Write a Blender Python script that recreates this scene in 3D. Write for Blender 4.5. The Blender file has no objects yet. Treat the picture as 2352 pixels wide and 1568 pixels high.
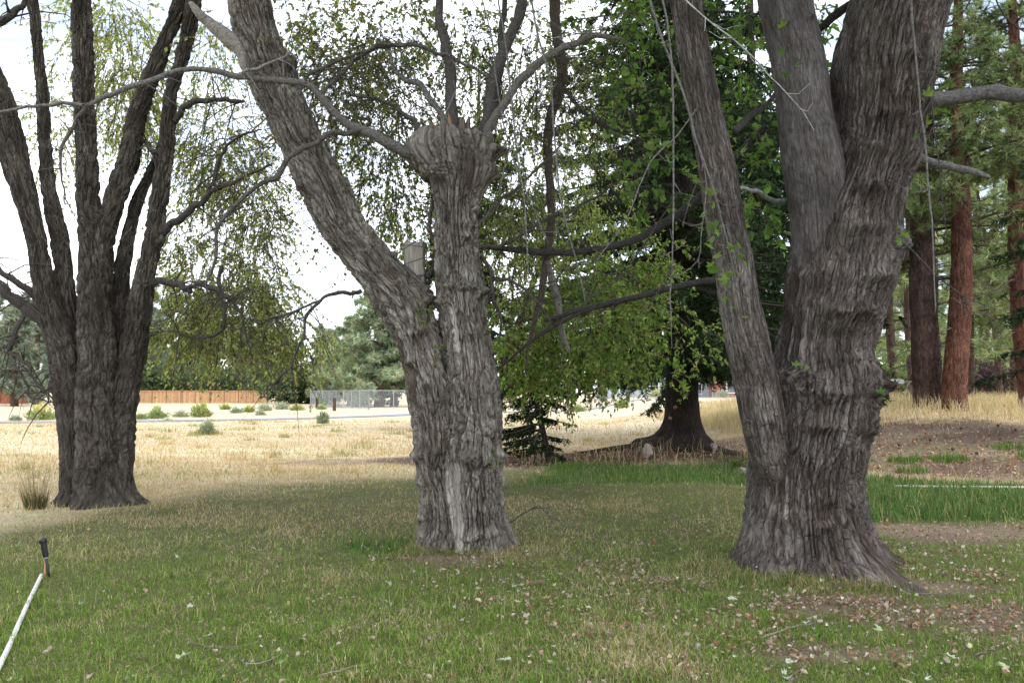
import bpy, math, random
import numpy as np

# ------------------------------------------------------------------ camera, sky, sun, exposure
scene = bpy.context.scene
C = scene.collection
EYE = 1.6
PITCH = math.radians(3.53)
FPX = 1882.0                       # focal length in pixels of a 2352 px wide picture (28.8 mm on 36 mm)
cam_data = bpy.data.cameras.new("camera")
cam_data.sensor_width = 36.0
cam_data.lens = 36.0 * FPX / 2352.0
cam_data.clip_start = 0.05
cam_data.clip_end = 6000.0
cam = bpy.data.objects.new("camera", cam_data)
C.objects.link(cam)
cam.location = (0, 0, EYE)
cam.rotation_euler = (math.pi / 2 + PITCH, 0, 0)
scene.camera = cam

SUN_EL, SUN_AZ = math.radians(58), math.radians(140)      # azimuth: clockwise from +Y (view direction)
world = bpy.data.worlds.new("World")
scene.world = world
world.use_nodes = True
wn, wl = world.node_tree.nodes, world.node_tree.links
wn.clear()
w_out = wn.new("ShaderNodeOutputWorld")
w_bg = wn.new("ShaderNodeBackground")
w_bg.inputs["Strength"].default_value = 0.1
w_sky = wn.new("ShaderNodeTexSky")
w_sky.sky_type = 'NISHITA'
w_sky.sun_disc = False
w_sky.sun_elevation = SUN_EL
w_sky.sun_rotation = SUN_AZ
w_tc = wn.new("ShaderNodeTexCoord")
w_map = wn.new("ShaderNodeMapping")
w_map.inputs["Scale"].default_value = (1.0, 1.0, 2.2)
w_map.inputs["Location"].default_value = (0.35, 0.2, 0.4)
w_noise = wn.new("ShaderNodeTexNoise")
w_noise.inputs["Scale"].default_value = 1.7
w_noise.inputs["Detail"].default_value = 6.0
w_noise.inputs["Roughness"].default_value = 0.55
w_ramp = wn.new("ShaderNodeValToRGB")
w_ramp.color_ramp.elements[0].position = 0.38
w_ramp.color_ramp.elements[0].color = (0.2, 0.2, 0.2, 1)
w_ramp.color_ramp.elements[1].position = 0.6
w_ramp.color_ramp.elements[1].color = (1, 1, 1, 1)
w_mix = wn.new("ShaderNodeMix")
w_mix.data_type = 'RGBA'
w_mix.inputs[7].default_value = (10.6, 10.9, 11.6, 1)     # thin bright cloud
wl.new(w_tc.outputs["Generated"], w_map.inputs["Vector"])
wl.new(w_map.outputs["Vector"], w_noise.inputs["Vector"])
wl.new(w_noise.outputs["Fac"], w_ramp.inputs["Fac"])
wl.new(w_ramp.outputs["Color"], w_mix.inputs[0])
wl.new(w_sky.outputs["Color"], w_mix.inputs[6])
wl.new(w_mix.outputs[2], w_bg.inputs["Color"])
wl.new(w_bg.outputs["Background"], w_out.inputs["Surface"])

sun_data = bpy.data.lights.new("sun", 'SUN')
sun_data.energy = 1.0
sun_data.angle = math.radians(26)
sun_data.color = (1.0, 0.95, 0.87)
sun = bpy.data.objects.new("sun", sun_data)
C.objects.link(sun)
sun.rotation_euler = (math.pi / 2 - SUN_EL, 0, math.pi - SUN_AZ)
sun.location = (0, 0, 30)

scene.view_settings.view_transform = 'Standard'
scene.view_settings.look = 'None'
scene.view_settings.exposure = 1.25
scene.view_settings.gamma = 1.0
scene.view_settings.use_curve_mapping = False
scene.render.engine = 'CYCLES'
scene.cycles.use_denoising = True
scene.cycles.max_bounces = 5
scene.cycles.use_adaptive_sampling = True
scene.cycles.adaptive_threshold = 0.03
scene.cycles.diffuse_bounces = 2
scene.cycles.transmission_bounces = 3
scene.cycles.glossy_bounces = 1
scene.cycles.transparent_max_bounces = 8

# ------------------------------------------------------------------ numpy helpers
rng = np.random.default_rng(7)
F = np.float32

def px(x, y, Y):
    """the point at distance Y in front of the camera seen at pixel (x, y) of the 2352 x 1568 view"""
    u, v = (x - 1176.0) / FPX, (784.0 - y) / FPX
    cp, sp = math.cos(PITCH), math.sin(PITCH)
    dy, dz = cp - v * sp, sp + v * cp
    t = Y / dy
    return np.array([u * t, Y, EYE + dz * t])

def smooth(a, b, x):
    t = np.clip((x - a) / (b - a), 0, 1)
    return t * t * (3 - 2 * t)

def _hash(ix, iy, iz, seed):
    h = (ix.astype(np.uint32) * np.uint32(374761393) + iy.astype(np.uint32) * np.uint32(668265263)
         + iz.astype(np.uint32) * np.uint32(2246822519) + np.uint32((seed * 3266489917) & 0xffffffff))
    h ^= h >> np.uint32(13); h *= np.uint32(1274126177); h ^= h >> np.uint32(16)
    h *= np.uint32(2654435761); h ^= h >> np.uint32(15)
    return h

def _u(h):
    return (h & np.uint32(0xffffff)).astype(F) / F(0x1000000)

def vnoise(p, seed=0):
    """value noise in -1..1 at points (n, 3)"""
    p = np.asarray(p, F)
    i = np.floor(p).astype(np.int64)
    f = (p - i).astype(F)
    f = f * f * f * (f * (f * 6 - 15) + 10)
    out = 0
    for dx in (0, 1):
        wx = f[:, 0] if dx else 1 - f[:, 0]
        for dy in (0, 1):
            wy = f[:, 1] if dy else 1 - f[:, 1]
            for dz in (0, 1):
                wz = f[:, 2] if dz else 1 - f[:, 2]
                out = out + wx * wy * wz * _u(_hash(i[:, 0] + dx, i[:, 1] + dy, i[:, 2] + dz, seed))
    return out * 2 - 1

def fbm(p, seed=0, octaves=4):
    p = np.asarray(p, F)
    s, a, tot = 0, 0.5, 0
    for o in range(octaves):
        s = s + a * vnoise(p * (2 ** o) + o * 17.3, seed + o * 31)
        tot += a
        a *= 0.5
    return s / tot

def n2(X, Y, scale, seed=0, octaves=3):
    X = np.asarray(X, F); Y = np.asarray(Y, F)
    sh = X.shape
    P = np.stack([X.ravel() / scale, Y.ravel() / scale, np.full(X.size, seed * 3.7, F)], 1)
    return fbm(P, seed, octaves).reshape(sh)

def worley(p, seed=0):
    """F1, F2 and a random id per cell at points (n, 3)"""
    p = np.asarray(p, F)
    i = np.floor(p).astype(np.int64)
    f = (p - i).astype(F)
    f1 = np.full(len(p), 9, F); f2 = np.full(len(p), 9, F); cid = np.zeros(len(p), F)
    for dx in (-1, 0, 1):
        for dy in (-1, 0, 1):
            for dz in (-1, 0, 1):
                h = _hash(i[:, 0] + dx, i[:, 1] + dy, i[:, 2] + dz, seed)
                ox = _u(h); h2 = h * np.uint32(1664525) + np.uint32(1013904223)
                h2 ^= h2 >> np.uint32(11); oy = _u(h2)
                h3 = h2 * np.uint32(22695477) + np.uint32(1); h3 ^= h3 >> np.uint32(9); oz = _u(h3)
                d = np.sqrt((dx + ox - f[:, 0]) ** 2 + (dy + oy - f[:, 1]) ** 2 + (dz + oz - f[:, 2]) ** 2)
                m = d < f1
                f2 = np.where(m, f1, np.minimum(f2, d))
                cid = np.where(m, ox, cid)
                f1 = np.where(m, d, f1)
    return f1, f2, cid

def unit(v):
    return v / np.maximum(np.linalg.norm(v, axis=-1, keepdims=True), 1e-9)

def randdir(n, r=None):
    r = r or rng
    return unit(r.normal(size=(n, 3)))

class MB:
    """collects triangles and quads with a colour per vertex and builds one mesh"""
    def __init__(s):
        s.v, s.t, s.q, s.c, s.n = [], [], [], [], 0
        s.uv = []
    def add(s, v, tris=None, quads=None, col=(1, 1, 1)):
        v = np.asarray(v, F).reshape(-1, 3)
        col = np.asarray(col, F)
        if col.ndim == 1:
            col = np.tile(col, (len(v), 1))
        s.v.append(v); s.c.append(col)
        if tris is not None and len(tris):
            s.t.append(np.asarray(tris, np.int64) + s.n)
        if quads is not None and len(quads):
            s.q.append(np.asarray(quads, np.int64) + s.n)
        s.n += len(v)
    def box(s, lo, hi, col=(1, 1, 1)):
        (a, b, c), (d, e, f) = lo, hi
        v = [(a, b, c), (d, b, c), (d, e, c), (a, e, c), (a, b, f), (d, b, f), (d, e, f), (a, e, f)]
        s.add(v, None, [(0, 3, 2, 1), (4, 5, 6, 7), (0, 1, 5, 4), (1, 2, 6, 5), (2, 3, 7, 6), (3, 0, 4, 7)], col)
    def mesh(s, name, mat, smooth_shade=False, origin=None, attrs=None):
        me = bpy.data.meshes.new(name)
        if s.n == 0:
            me.materials.append(mat); return me
        v = np.concatenate(s.v).astype(F)
        if origin is not None:
            v = v - np.asarray(origin, F)
        t = np.concatenate(s.t) if s.t else np.zeros((0, 3), np.int64)
        q = np.concatenate(s.q) if s.q else np.zeros((0, 4), np.int64)
        me.vertices.add(len(v))
        me.vertices.foreach_set("co", v.ravel())
        nl = t.size + q.size
        me.loops.add(nl)
        me.loops.foreach_set("vertex_index", np.concatenate([t.ravel(), q.ravel()]).astype(np.int32))
        me.polygons.add(len(t) + len(q))
        ls = np.concatenate([np.arange(len(t)) * 3, t.size + np.arange(len(q)) * 4]).astype(np.int32)
        me.polygons.foreach_set("loop_start", ls)
        me.polygons.foreach_set("use_smooth", np.full(len(t) + len(q), smooth_shade, bool))
        col = np.concatenate(s.c)
        if col.shape[1] == 3:
            col = np.concatenate([col, np.ones((len(col), 1), F)], 1)
        ca = me.color_attributes.new("Col", 'FLOAT_COLOR', 'POINT')
        ca.data.foreach_set("color", col.astype(F).ravel())
        if attrs:
            for k, a in attrs.items():
                at = me.attributes.new(k, 'FLOAT', 'POINT')
                at.data.foreach_set("value", np.asarray(a, F).ravel())
        if s.uv:
            at = me.attributes.new("bark", 'FLOAT_VECTOR', 'POINT')
            at.data.foreach_set("vector", np.concatenate(s.uv).astype(F).ravel())
        me.materials.append(mat)
        me.update(calc_edges=True)
        return me

def link(name, me, parent=None, loc=None):
    o = bpy.data.objects.new(name, me)
    C.objects.link(o)
    if loc is not None:
        o.location = [float(c) for c in loc]
    if parent is not None:
        o.parent = parent
    return o

def tag(o, label=None, cat=None, group=None, kind=None):
    if label: o['label'] = label
    if cat: o['category'] = cat
    if group: o['group'] = group
    if kind: o['kind'] = kind
    return o

def thing(name, loc, label, cat, group=None):
    o = link(name, None, None, loc)
    return tag(o, label, cat, group)

def part(name, mb, mat, parent, smooth_shade=False, attrs=None, kind=None):
    """a mesh given in world coordinates, stored relative to its thing's base"""
    base = parent.location if parent.parent is None else parent.location + parent.parent.location
    me = mb.mesh(name, mat, smooth_shade, origin=tuple(base), attrs=attrs)
    o = link(name, me, parent)
    if kind: o['kind'] = kind
    return o

def copy_tree(o, parent=None):
    c = o.copy(); C.objects.link(c); c.parent = parent
    for ch in list(o.children):
        copy_tree(ch, c)
    return c

# ------------------------------------------------------------------ materials
def new_mat(name):
    m = bpy.data.materials.new(name)
    m.use_nodes = True
    nt = m.node_tree
    nt.nodes.clear()
    return m, nt.nodes, nt.links

def node(ns, t, **kw):
    n = ns.new(t)
    for k, v in kw.items():
        setattr(n, k, v)
    return n

def simple_mat(name, col, rough=0.7, noise_scale=12.0, amount=0.3, bump=0.2, metallic=0.0, use_col=False, spec=0.3, stretch=None):
    m, ns, ls = new_mat(name)
    out = node(ns, "ShaderNodeOutputMaterial")
    b = node(ns, "ShaderNodeBsdfPrincipled")
    b.inputs["Roughness"].default_value = rough
    b.inputs["Metallic"].default_value = metallic
    b.inputs["Specular IOR Level"].default_value = spec
    tc = node(ns, "ShaderNodeTexCoord")
    nz = node(ns, "ShaderNodeTexNoise")
    nz.inputs["Scale"].default_value = noise_scale
    nz.inputs["Detail"].default_value = 5
    if stretch:
        smp = node(ns, "ShaderNodeMapping"); smp.inputs["Scale"].default_value = stretch
        ls.new(tc.outputs["Object"], smp.inputs["Vector"]); ls.new(smp.outputs["Vector"], nz.inputs["Vector"])
    else:
        ls.new(tc.outputs["Object"], nz.inputs["Vector"])
    rm = node(ns, "ShaderNodeMapRange")
    rm.inputs[1].default_value = 0.25; rm.inputs[2].default_value = 0.75
    rm.inputs[3].default_value = 1 - amount; rm.inputs[4].default_value = 1 + amount
    ls.new(nz.outputs["Fac"], rm.inputs[0])
    mx = node(ns, "ShaderNodeMix", data_type='RGBA', blend_type='MULTIPLY')
    mx.inputs[0].default_value = 1.0
    if use_col:
        at = node(ns, "ShaderNodeAttribute", attribute_name="Col")
        ls.new(at.outputs["Color"], mx.inputs[6])
    else:
        mx.inputs[6].default_value = (*col, 1)
    ls.new(rm.outputs[0], mx.inputs[7])
    ls.new(mx.outputs[2], b.inputs["Base Color"])
    if bump:
        bp = node(ns, "ShaderNodeBump")
        bp.inputs["Strength"].default_value = bump
        bp.inputs["Distance"].default_value = 0.02
        ls.new(nz.outputs["Fac"], bp.inputs["Height"])
        ls.new(bp.outputs["Normal"], b.inputs["Normal"])
    ls.new(b.outputs[0], out.inputs["Surface"])
    return m

def leaf_mat(name, trans=0.35, rough=0.55, spec=0.25, tint=(1.0, 1.0, 1.0)):
    """leaf, needle or grass surface: the colour of each piece is stored on it, light passes through part of it"""
    m, ns, ls = new_mat(name)
    out = node(ns, "ShaderNodeOutputMaterial")
    if spec > 0.25:
        b = node(ns, "ShaderNodeBsdfPrincipled")
        b.inputs["Roughness"].default_value = rough
        b.inputs["Specular IOR Level"].default_value = spec
    else:
        b = node(ns, "ShaderNodeBsdfDiffuse")
    tr = node(ns, "ShaderNodeBsdfTranslucent")
    at = node(ns, "ShaderNodeAttribute", attribute_name="Col")
    mul = node(ns, "ShaderNodeMix", data_type='RGBA', blend_type='MULTIPLY')
    mul.inputs[0].default_value = 1
    mul.inputs[7].default_value = (1.25 * tint[0], 1.3 * tint[1], 0.8 * tint[2], 1)
    mix = node(ns, "ShaderNodeMixShader")
    mix.inputs[0].default_value = trans
    ls.new(at.outputs["Color"], b.inputs[0])
    ls.new(at.outputs["Color"], mul.inputs[6])
    ls.new(mul.outputs[2], tr.inputs["Color"])
    ls.new(b.outputs[0], mix.inputs[1]); ls.new(tr.outputs[0], mix.inputs[2])
    ls.new(mix.outputs[0], out.inputs["Surface"])
    return m

def bark_mat(name, grey, brown, bare=(0.42, 0.35, 0.27), scale=1.0, bump=0.7, rough=0.85):
    """bark: grey plates, darker brown in the cracks between them and on some plates (low attribute ridge), pale bare wood (attribute bare)"""
    m, ns, ls = new_mat(name)
    out = node(ns, "ShaderNodeOutputMaterial")
    b = node(ns, "ShaderNodeBsdfPrincipled")
    b.inputs["Roughness"].default_value = rough
    b.inputs["Specular IOR Level"].default_value = 0.2
    bk = node(ns, "ShaderNodeAttribute", attribute_name="bark")
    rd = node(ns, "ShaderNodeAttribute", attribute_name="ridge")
    br = node(ns, "ShaderNodeAttribute", attribute_name="bare")
    mp = node(ns, "ShaderNodeMapping")
    mp.inputs["Scale"].default_value = (55 * scale, 55 * scale, 9 * scale)
    ls.new(bk.outputs["Vector"], mp.inputs["Vector"])
    fine = node(ns, "ShaderNodeTexNoise")
    fine.inputs["Scale"].default_value = 1.0; fine.inputs["Detail"].default_value = 6; fine.inputs["Roughness"].default_value = 0.65
    ls.new(mp.outputs["Vector"], fine.inputs["Vector"])
    big = node(ns, "ShaderNodeTexNoise")
    big.inputs["Scale"].default_value = 2.3; big.inputs["Detail"].default_value = 4
    ls.new(bk.outputs["Vector"], big.inputs["Vector"])
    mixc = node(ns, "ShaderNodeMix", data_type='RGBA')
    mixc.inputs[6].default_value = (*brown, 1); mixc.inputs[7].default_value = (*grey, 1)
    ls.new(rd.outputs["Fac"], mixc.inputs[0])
    r1 = node(ns, "ShaderNodeMapRange")
    r1.inputs[1].default_value = 0.28; r1.inputs[2].default_value = 0.72; r1.inputs[3].default_value = 0.35; r1.inputs[4].default_value = 1.65
    ls.new(fine.outputs["Fac"], r1.inputs[0])
    r2 = node(ns, "ShaderNodeMapRange")
    r2.inputs[1].default_value = 0.3; r2.inputs[2].default_value = 0.7; r2.inputs[3].default_value = 0.6; r2.inputs[4].default_value = 1.4
    ls.new(big.outputs["Fac"], r2.inputs[0])
    mm = node(ns, "ShaderNodeMath", operation='MULTIPLY')
    ls.new(r1.outputs[0], mm.inputs[0]); ls.new(r2.outputs[0], mm.inputs[1])
    mul = node(ns, "ShaderNodeMix", data_type='RGBA', blend_type='MULTIPLY')
    mul.inputs[0].default_value = 1
    lich = node(ns, "ShaderNodeTexNoise"); lich.inputs["Scale"].default_value = 4.7; lich.inputs["Detail"].default_value = 7; lich.inputs["Roughness"].default_value = 0.7
    ls.new(bk.outputs["Vector"], lich.inputs["Vector"])
    lr = node(ns, "ShaderNodeMapRange"); lr.inputs[1].default_value = 0.54; lr.inputs[2].default_value = 0.72; lr.inputs[4].default_value = 0.55
    ls.new(lich.outputs["Fac"], lr.inputs[0])
    lm = node(ns, "ShaderNodeMix", data_type='RGBA'); lm.inputs[7].default_value = (grey[0] * 1.55, grey[1] * 1.6, grey[2] * 1.55, 1)
    ls.new(lr.outputs[0], lm.inputs[0]); ls.new(mixc.outputs[2], lm.inputs[6])
    ls.new(lm.outputs[2], mul.inputs[6]); ls.new(mm.outputs[0], mul.inputs[7])
    bw = node(ns, "ShaderNodeMix", data_type='RGBA')
    bwc = node(ns, "ShaderNodeMix", data_type='RGBA', blend_type='MULTIPLY')
    bwc.inputs[0].default_value = 0.5; bwc.inputs[6].default_value = (*bare, 1)
    ls.new(r1.outputs[0], bwc.inputs[7])
    ls.new(br.outputs["Fac"], bw.inputs[0]); ls.new(mul.outputs[2], bw.inputs[6]); ls.new(bwc.outputs[2], bw.inputs[7])
    ls.new(bw.outputs[2], b.inputs["Base Color"])
    wob = node(ns, "ShaderNodeTexNoise"); wob.inputs["Scale"].default_value = 9.0; wob.inputs["Detail"].default_value = 3
    ls.new(bk.outputs["Vector"], wob.inputs["Vector"])
    wsc = node(ns, "ShaderNodeVectorMath", operation='SCALE'); wsc.inputs["Scale"].default_value = 0.05
    ls.new(wob.outputs["Color"], wsc.inputs[0])
    wad = node(ns, "ShaderNodeVectorMath", operation='ADD')
    ls.new(bk.outputs["Vector"], wad.inputs[0]); ls.new(wsc.outputs[0], wad.inputs[1])
    mp2 = node(ns, "ShaderNodeMapping"); mp2.inputs["Scale"].default_value = (30 * scale, 30 * scale, 6.5 * scale)
    ls.new(wad.outputs[0], mp2.inputs["Vector"])
    vor = node(ns, "ShaderNodeTexVoronoi", feature='DISTANCE_TO_EDGE'); vor.inputs["Scale"].default_value = 1.0
    ls.new(mp2.outputs["Vector"], vor.inputs["Vector"])
    vr = node(ns, "ShaderNodeMapRange"); vr.inputs[2].default_value = 0.16
    ls.new(vor.outputs["Distance"], vr.inputs[0])
    bp0 = node(ns, "ShaderNodeBump"); bp0.inputs["Strength"].default_value = min(1.0, bump * 1.2); bp0.inputs["Distance"].default_value = 0.02
    ls.new(vr.outputs[0], bp0.inputs["Height"])
    bp = node(ns, "ShaderNodeBump")
    bp.inputs["Strength"].default_value = bump; bp.inputs["Distance"].default_value = 0.015
    ls.new(fine.outputs["Fac"], bp.inputs["Height"])
    ls.new(bp0.outputs["Normal"], bp.inputs["Normal"])
    ls.new(bp.outputs["Normal"], b.inputs["Normal"])
    ls.new(b.outputs[0], out.inputs["Surface"])
    return m

def ground_mat():
    m, ns, ls = new_mat("ground_surface")
    out = node(ns, "ShaderNodeOutputMaterial")
    b = node(ns, "ShaderNodeBsdfPrincipled")
    b.inputs["Roughness"].default_value = 0.95
    b.inputs["Specular IOR Level"].default_value = 0.1
    at = node(ns, "ShaderNodeAttribute", attribute_name="Col")
    tc = node(ns, "ShaderNodeTexCoord")
    res = None
    for sc, lo, hi, stretch in ((38.0, 0.6, 1.4, (1, 1, 1)), (3.1, 0.84, 1.16, (1, 1, 1)), (0.16, 0.9, 1.1, (0.45, 2.0, 1))):
        mp = node(ns, "ShaderNodeMapping"); mp.inputs["Scale"].default_value = stretch
        ls.new(tc.outputs["Object"], mp.inputs["Vector"])
        nz = node(ns, "ShaderNodeTexNoise"); nz.inputs["Scale"].default_value = sc; nz.inputs["Detail"].default_value = 5
        ls.new(mp.outputs["Vector"], nz.inputs["Vector"])
        r = node(ns, "ShaderNodeMapRange")
        r.inputs[1].default_value = 0.25; r.inputs[2].default_value = 0.75; r.inputs[3].default_value = lo; r.inputs[4].default_value = hi
        ls.new(nz.outputs["Fac"], r.inputs[0])
        if res is None:
            res, first = r, nz
        else:
            mm = node(ns, "ShaderNodeMath", operation='MULTIPLY')
            ls.new(res.outputs[0], mm.inputs[0]); ls.new(r.outputs[0], mm.inputs[1]); res = mm
    mul = node(ns, "ShaderNodeMix", data_type='RGBA', blend_type='MULTIPLY')
    mul.inputs[0].default_value = 1
    ls.new(at.outputs["Color"], mul.inputs[6]); ls.new(res.outputs[0], mul.inputs[7])
    ls.new(mul.outputs[2], b.inputs["Base Color"])
    bp = node(ns, "ShaderNodeBump"); bp.inputs["Strength"].default_value = 0.8; bp.inputs["Distance"].default_value = 0.03
    ls.new(first.outputs["Fac"], bp.inputs["Height"]); ls.new(bp.outputs["Normal"], b.inputs["Normal"])
    ls.new(b.outputs[0], out.inputs["Surface"])
    return m

M_GROUND = ground_mat()
M_GRASS = leaf_mat("grass_blades", 0.3, 0.6, 0.2)
M_LEAF = leaf_mat("broad_leaves", 0.5, 0.5, 0.3)
M_NEEDLE = leaf_mat("needles", 0.15, 0.55, 0.2)
M_LITTER = leaf_mat("dry_leaves", 0.15, 0.8, 0.15)
M_TWIG = simple_mat("twig_bark", (0.1, 0.085, 0.07), 0.85, 42, 0.55, 0.9, use_col=True)
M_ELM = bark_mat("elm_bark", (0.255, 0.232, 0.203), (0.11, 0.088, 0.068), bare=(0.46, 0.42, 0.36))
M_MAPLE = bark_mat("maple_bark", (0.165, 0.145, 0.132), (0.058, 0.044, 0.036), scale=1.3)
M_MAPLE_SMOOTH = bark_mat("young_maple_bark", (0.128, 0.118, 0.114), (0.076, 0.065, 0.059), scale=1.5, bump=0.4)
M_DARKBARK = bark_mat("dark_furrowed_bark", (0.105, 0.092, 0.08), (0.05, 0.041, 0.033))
M_SPRUCEBARK = bark_mat("spruce_bark", (0.036, 0.028, 0.024), (0.03, 0.021, 0.017))
M_PINEBARK = bark_mat("pine_bark", (0.125, 0.08, 0.066), (0.08, 0.053, 0.045), bump=0.9)
M_REDBARK = bark_mat("red_pine_bark", (0.20, 0.088, 0.058), (0.115, 0.058, 0.044), bump=0.9)
M_SAWN = simple_mat("sawn_grey_wood", (0.36, 0.32, 0.27), 0.9, 1.0, 0.55, 0.6, use_col=True, stretch=(70, 70, 5))
M_STUB = simple_mat("weathered_wood", (0.36, 0.32, 0.27), 0.85, 18, 0.25, 0.3, use_col=True)
M_PVC = simple_mat("white_plastic_pipe", (0.62, 0.62, 0.6), 0.5, 25, 0.35, 0.05)
M_BLACK = simple_mat("black_plastic", (0.012, 0.012, 0.014), 0.4, 20, 0.2, 0.05, spec=0.5)
M_CEDAR = simple_mat("cedar_boards", (0.5, 0.2, 0.075), 0.8, 3.0, 0.2, 0.1, use_col=True)
M_GALV = simple_mat("galvanised_steel", (0.42, 0.45, 0.48), 0.45, 20, 0.08, 0.0, metallic=0.3)
M_POSTWOOD = simple_mat("dark_post_wood", (0.07, 0.045, 0.035), 0.85, 15, 0.3, 0.3)
M_ASPHALT = simple_mat("path_asphalt", (0.27, 0.27, 0.29), 0.9, 4, 0.12, 0.1)
M_CONCRETE = simple_mat("path_edge", (0.6, 0.58, 0.55), 0.9, 4, 0.1, 0.1)
M_STONE = simple_mat("field_stone", (0.33, 0.27, 0.24), 0.9, 9, 0.3, 0.5)
M_PAINT = simple_mat("house_paint", (0.8, 0.8, 0.8), 0.7, 3, 0.08, 0.0, use_col=True)
M_GLASS = simple_mat("dark_window_glass", (0.05, 0.06, 0.07), 0.1, 3, 0.1, 0.0, spec=0.6)
M_BLUE = simple_mat("blue_paint", (0.03, 0.07, 0.42), 0.4, 8, 0.15, 0.0)
M_TIN = simple_mat("grey_metal", (0.45, 0.46, 0.46), 0.4, 8, 0.15, 0.0, metallic=0.4)

# ------------------------------------------------------------------ terrain
SPX, SPY = 3.93, 19.0            # the spruce
MPX, MPY = float(px(1852, 1100, 7.5)[0]), 7.5
ELX, ELY = float(px(1065, 1200, 8.6)[0]), 8.6

def ground_z(X, Y):
    X = np.asarray(X, float); Y = np.asarray(Y, float)
    z = 1.12 * smooth(4.5, 13.0, X) * smooth(11.0, 28.0, Y)
    z = z + 0.40 * np.exp(-(((X - SPX) / 1.9) ** 2 + ((Y - SPY) / 1.5) ** 2))
    z = z + 0.10 * np.exp(-(((X - SPX + 2.6) / 2.2) ** 2 + ((Y - SPY - 0.3) / 0.9) ** 2))
    z = z + 0.06 * np.exp(-(((X - MPX) / 1.1) ** 2 + ((Y - MPY) / 1.1) ** 2))
    z = z + 0.035 * n2(X, Y, 2.5, 5, 2) * smooth(60, 25, np.abs(Y))
    return z

EDX = [-60, -9, -6.5, -5.6, -4.6, -2.4, 0.3, 2, 3.5, 5, 6.7, 8.4, 14, 60]
EDY = [8.5, 9.6, 10.4, 12, 15, 16.3, 18.3, 17.6, 17.0, 16.2, 15.6, 14.2, 13.5, 13]

def zones(X, Y):
    """weights of straw, bare needle-strewn soil and lush grass; the rest is mixed lawn"""
    X = np.asarray(X, float); Y = np.asarray(Y, float)
    na, nb, nc = n2(X, Y, 1.6, 11), n2(X, Y, 0.5, 12), n2(X, Y, 5.0, 13)
    e = np.interp(X, EDX, EDY)
    straw = smooth(e - 3.6, e + 2.0, Y + 1.7 * na + 0.9 * nb)
    d1 = 1 - ((X - 2.4) / 6.0) ** 2 - ((Y - 19.4) / 2.3) ** 2
    dirt = smooth(-0.25, 0.3, d1 + 0.3 * na)
    far = np.interp(X, [4, 5, 8, 14, 30], [20, 27, 26, 21.5, 20])
    d2 = np.minimum.reduce([(X - 4.2) / 1.0, (Y - e) / 0.8, (far - Y) / 1.2])
    dirt = np.maximum(dirt, smooth(-0.2, 0.9, d2 + 1.1 * na + 0.8 * nb))
    d3 = 1 - ((X + 3.7) / 2.3) ** 2 - ((Y - 19.0) / 1.5) ** 2
    dirt = np.maximum(dirt, 0.75 * smooth(0.0, 0.7, d3 + 0.9 * nb + 0.5 * na))
    d4 = 1 - ((X - 5.6) / 2.2) ** 2 - ((Y - 9.5) / 0.75) ** 2
    dirt = np.maximum(dirt, 0.95 * smooth(-0.3, 0.9, d4 + 1.1 * nb + .8 * na))
    for cx, cy, rx, ry in ((3.7, 5.7, 1.3, 0.6), (1.95, 5.15, 0.6, 0.25), (3.9, 4.9, 0.7, 0.35), (2.4, 6.2, 0.6, 0.3), (-0.6, 7.9, 0.7, 0.3), (3.2, 6.75, 0.9, 0.25)):
        dd = 1 - ((X - cx) / rx) ** 2 - ((Y - cy) / ry) ** 2
        dirt = np.maximum(dirt, 0.9 * smooth(-0.2, 0.8, dd + 0.8 * nb))
    l1 = np.minimum.reduce([(X - 0.4) / 0.7, (5.2 - X) / 0.7, (Y - 14.2) / 0.8, (17.6 - Y) / 0.6])
    l2 = np.minimum.reduce([(X - 4.4) / 0.6, (Y - 10.2 - 0.05 * (8 - X)) / 0.5, (e - 0.2 - Y) / 0.6])
    lush = np.maximum(smooth(-0.3, 0.9, l1 + 0.8 * na + .5 * nb), smooth(-0.4, 0.8, l2 + 0.8 * na + .6 * nb))
    l3 = 1 - ((X + 1.35) / 0.55) ** 2 - ((Y - 8.55) / 0.42) ** 2
    lush = np.maximum(lush, smooth(0.0, 0.8, l3))
    dirt = dirt * (1 - lush)
    return straw, dirt, lush, na, nb, nc

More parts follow.
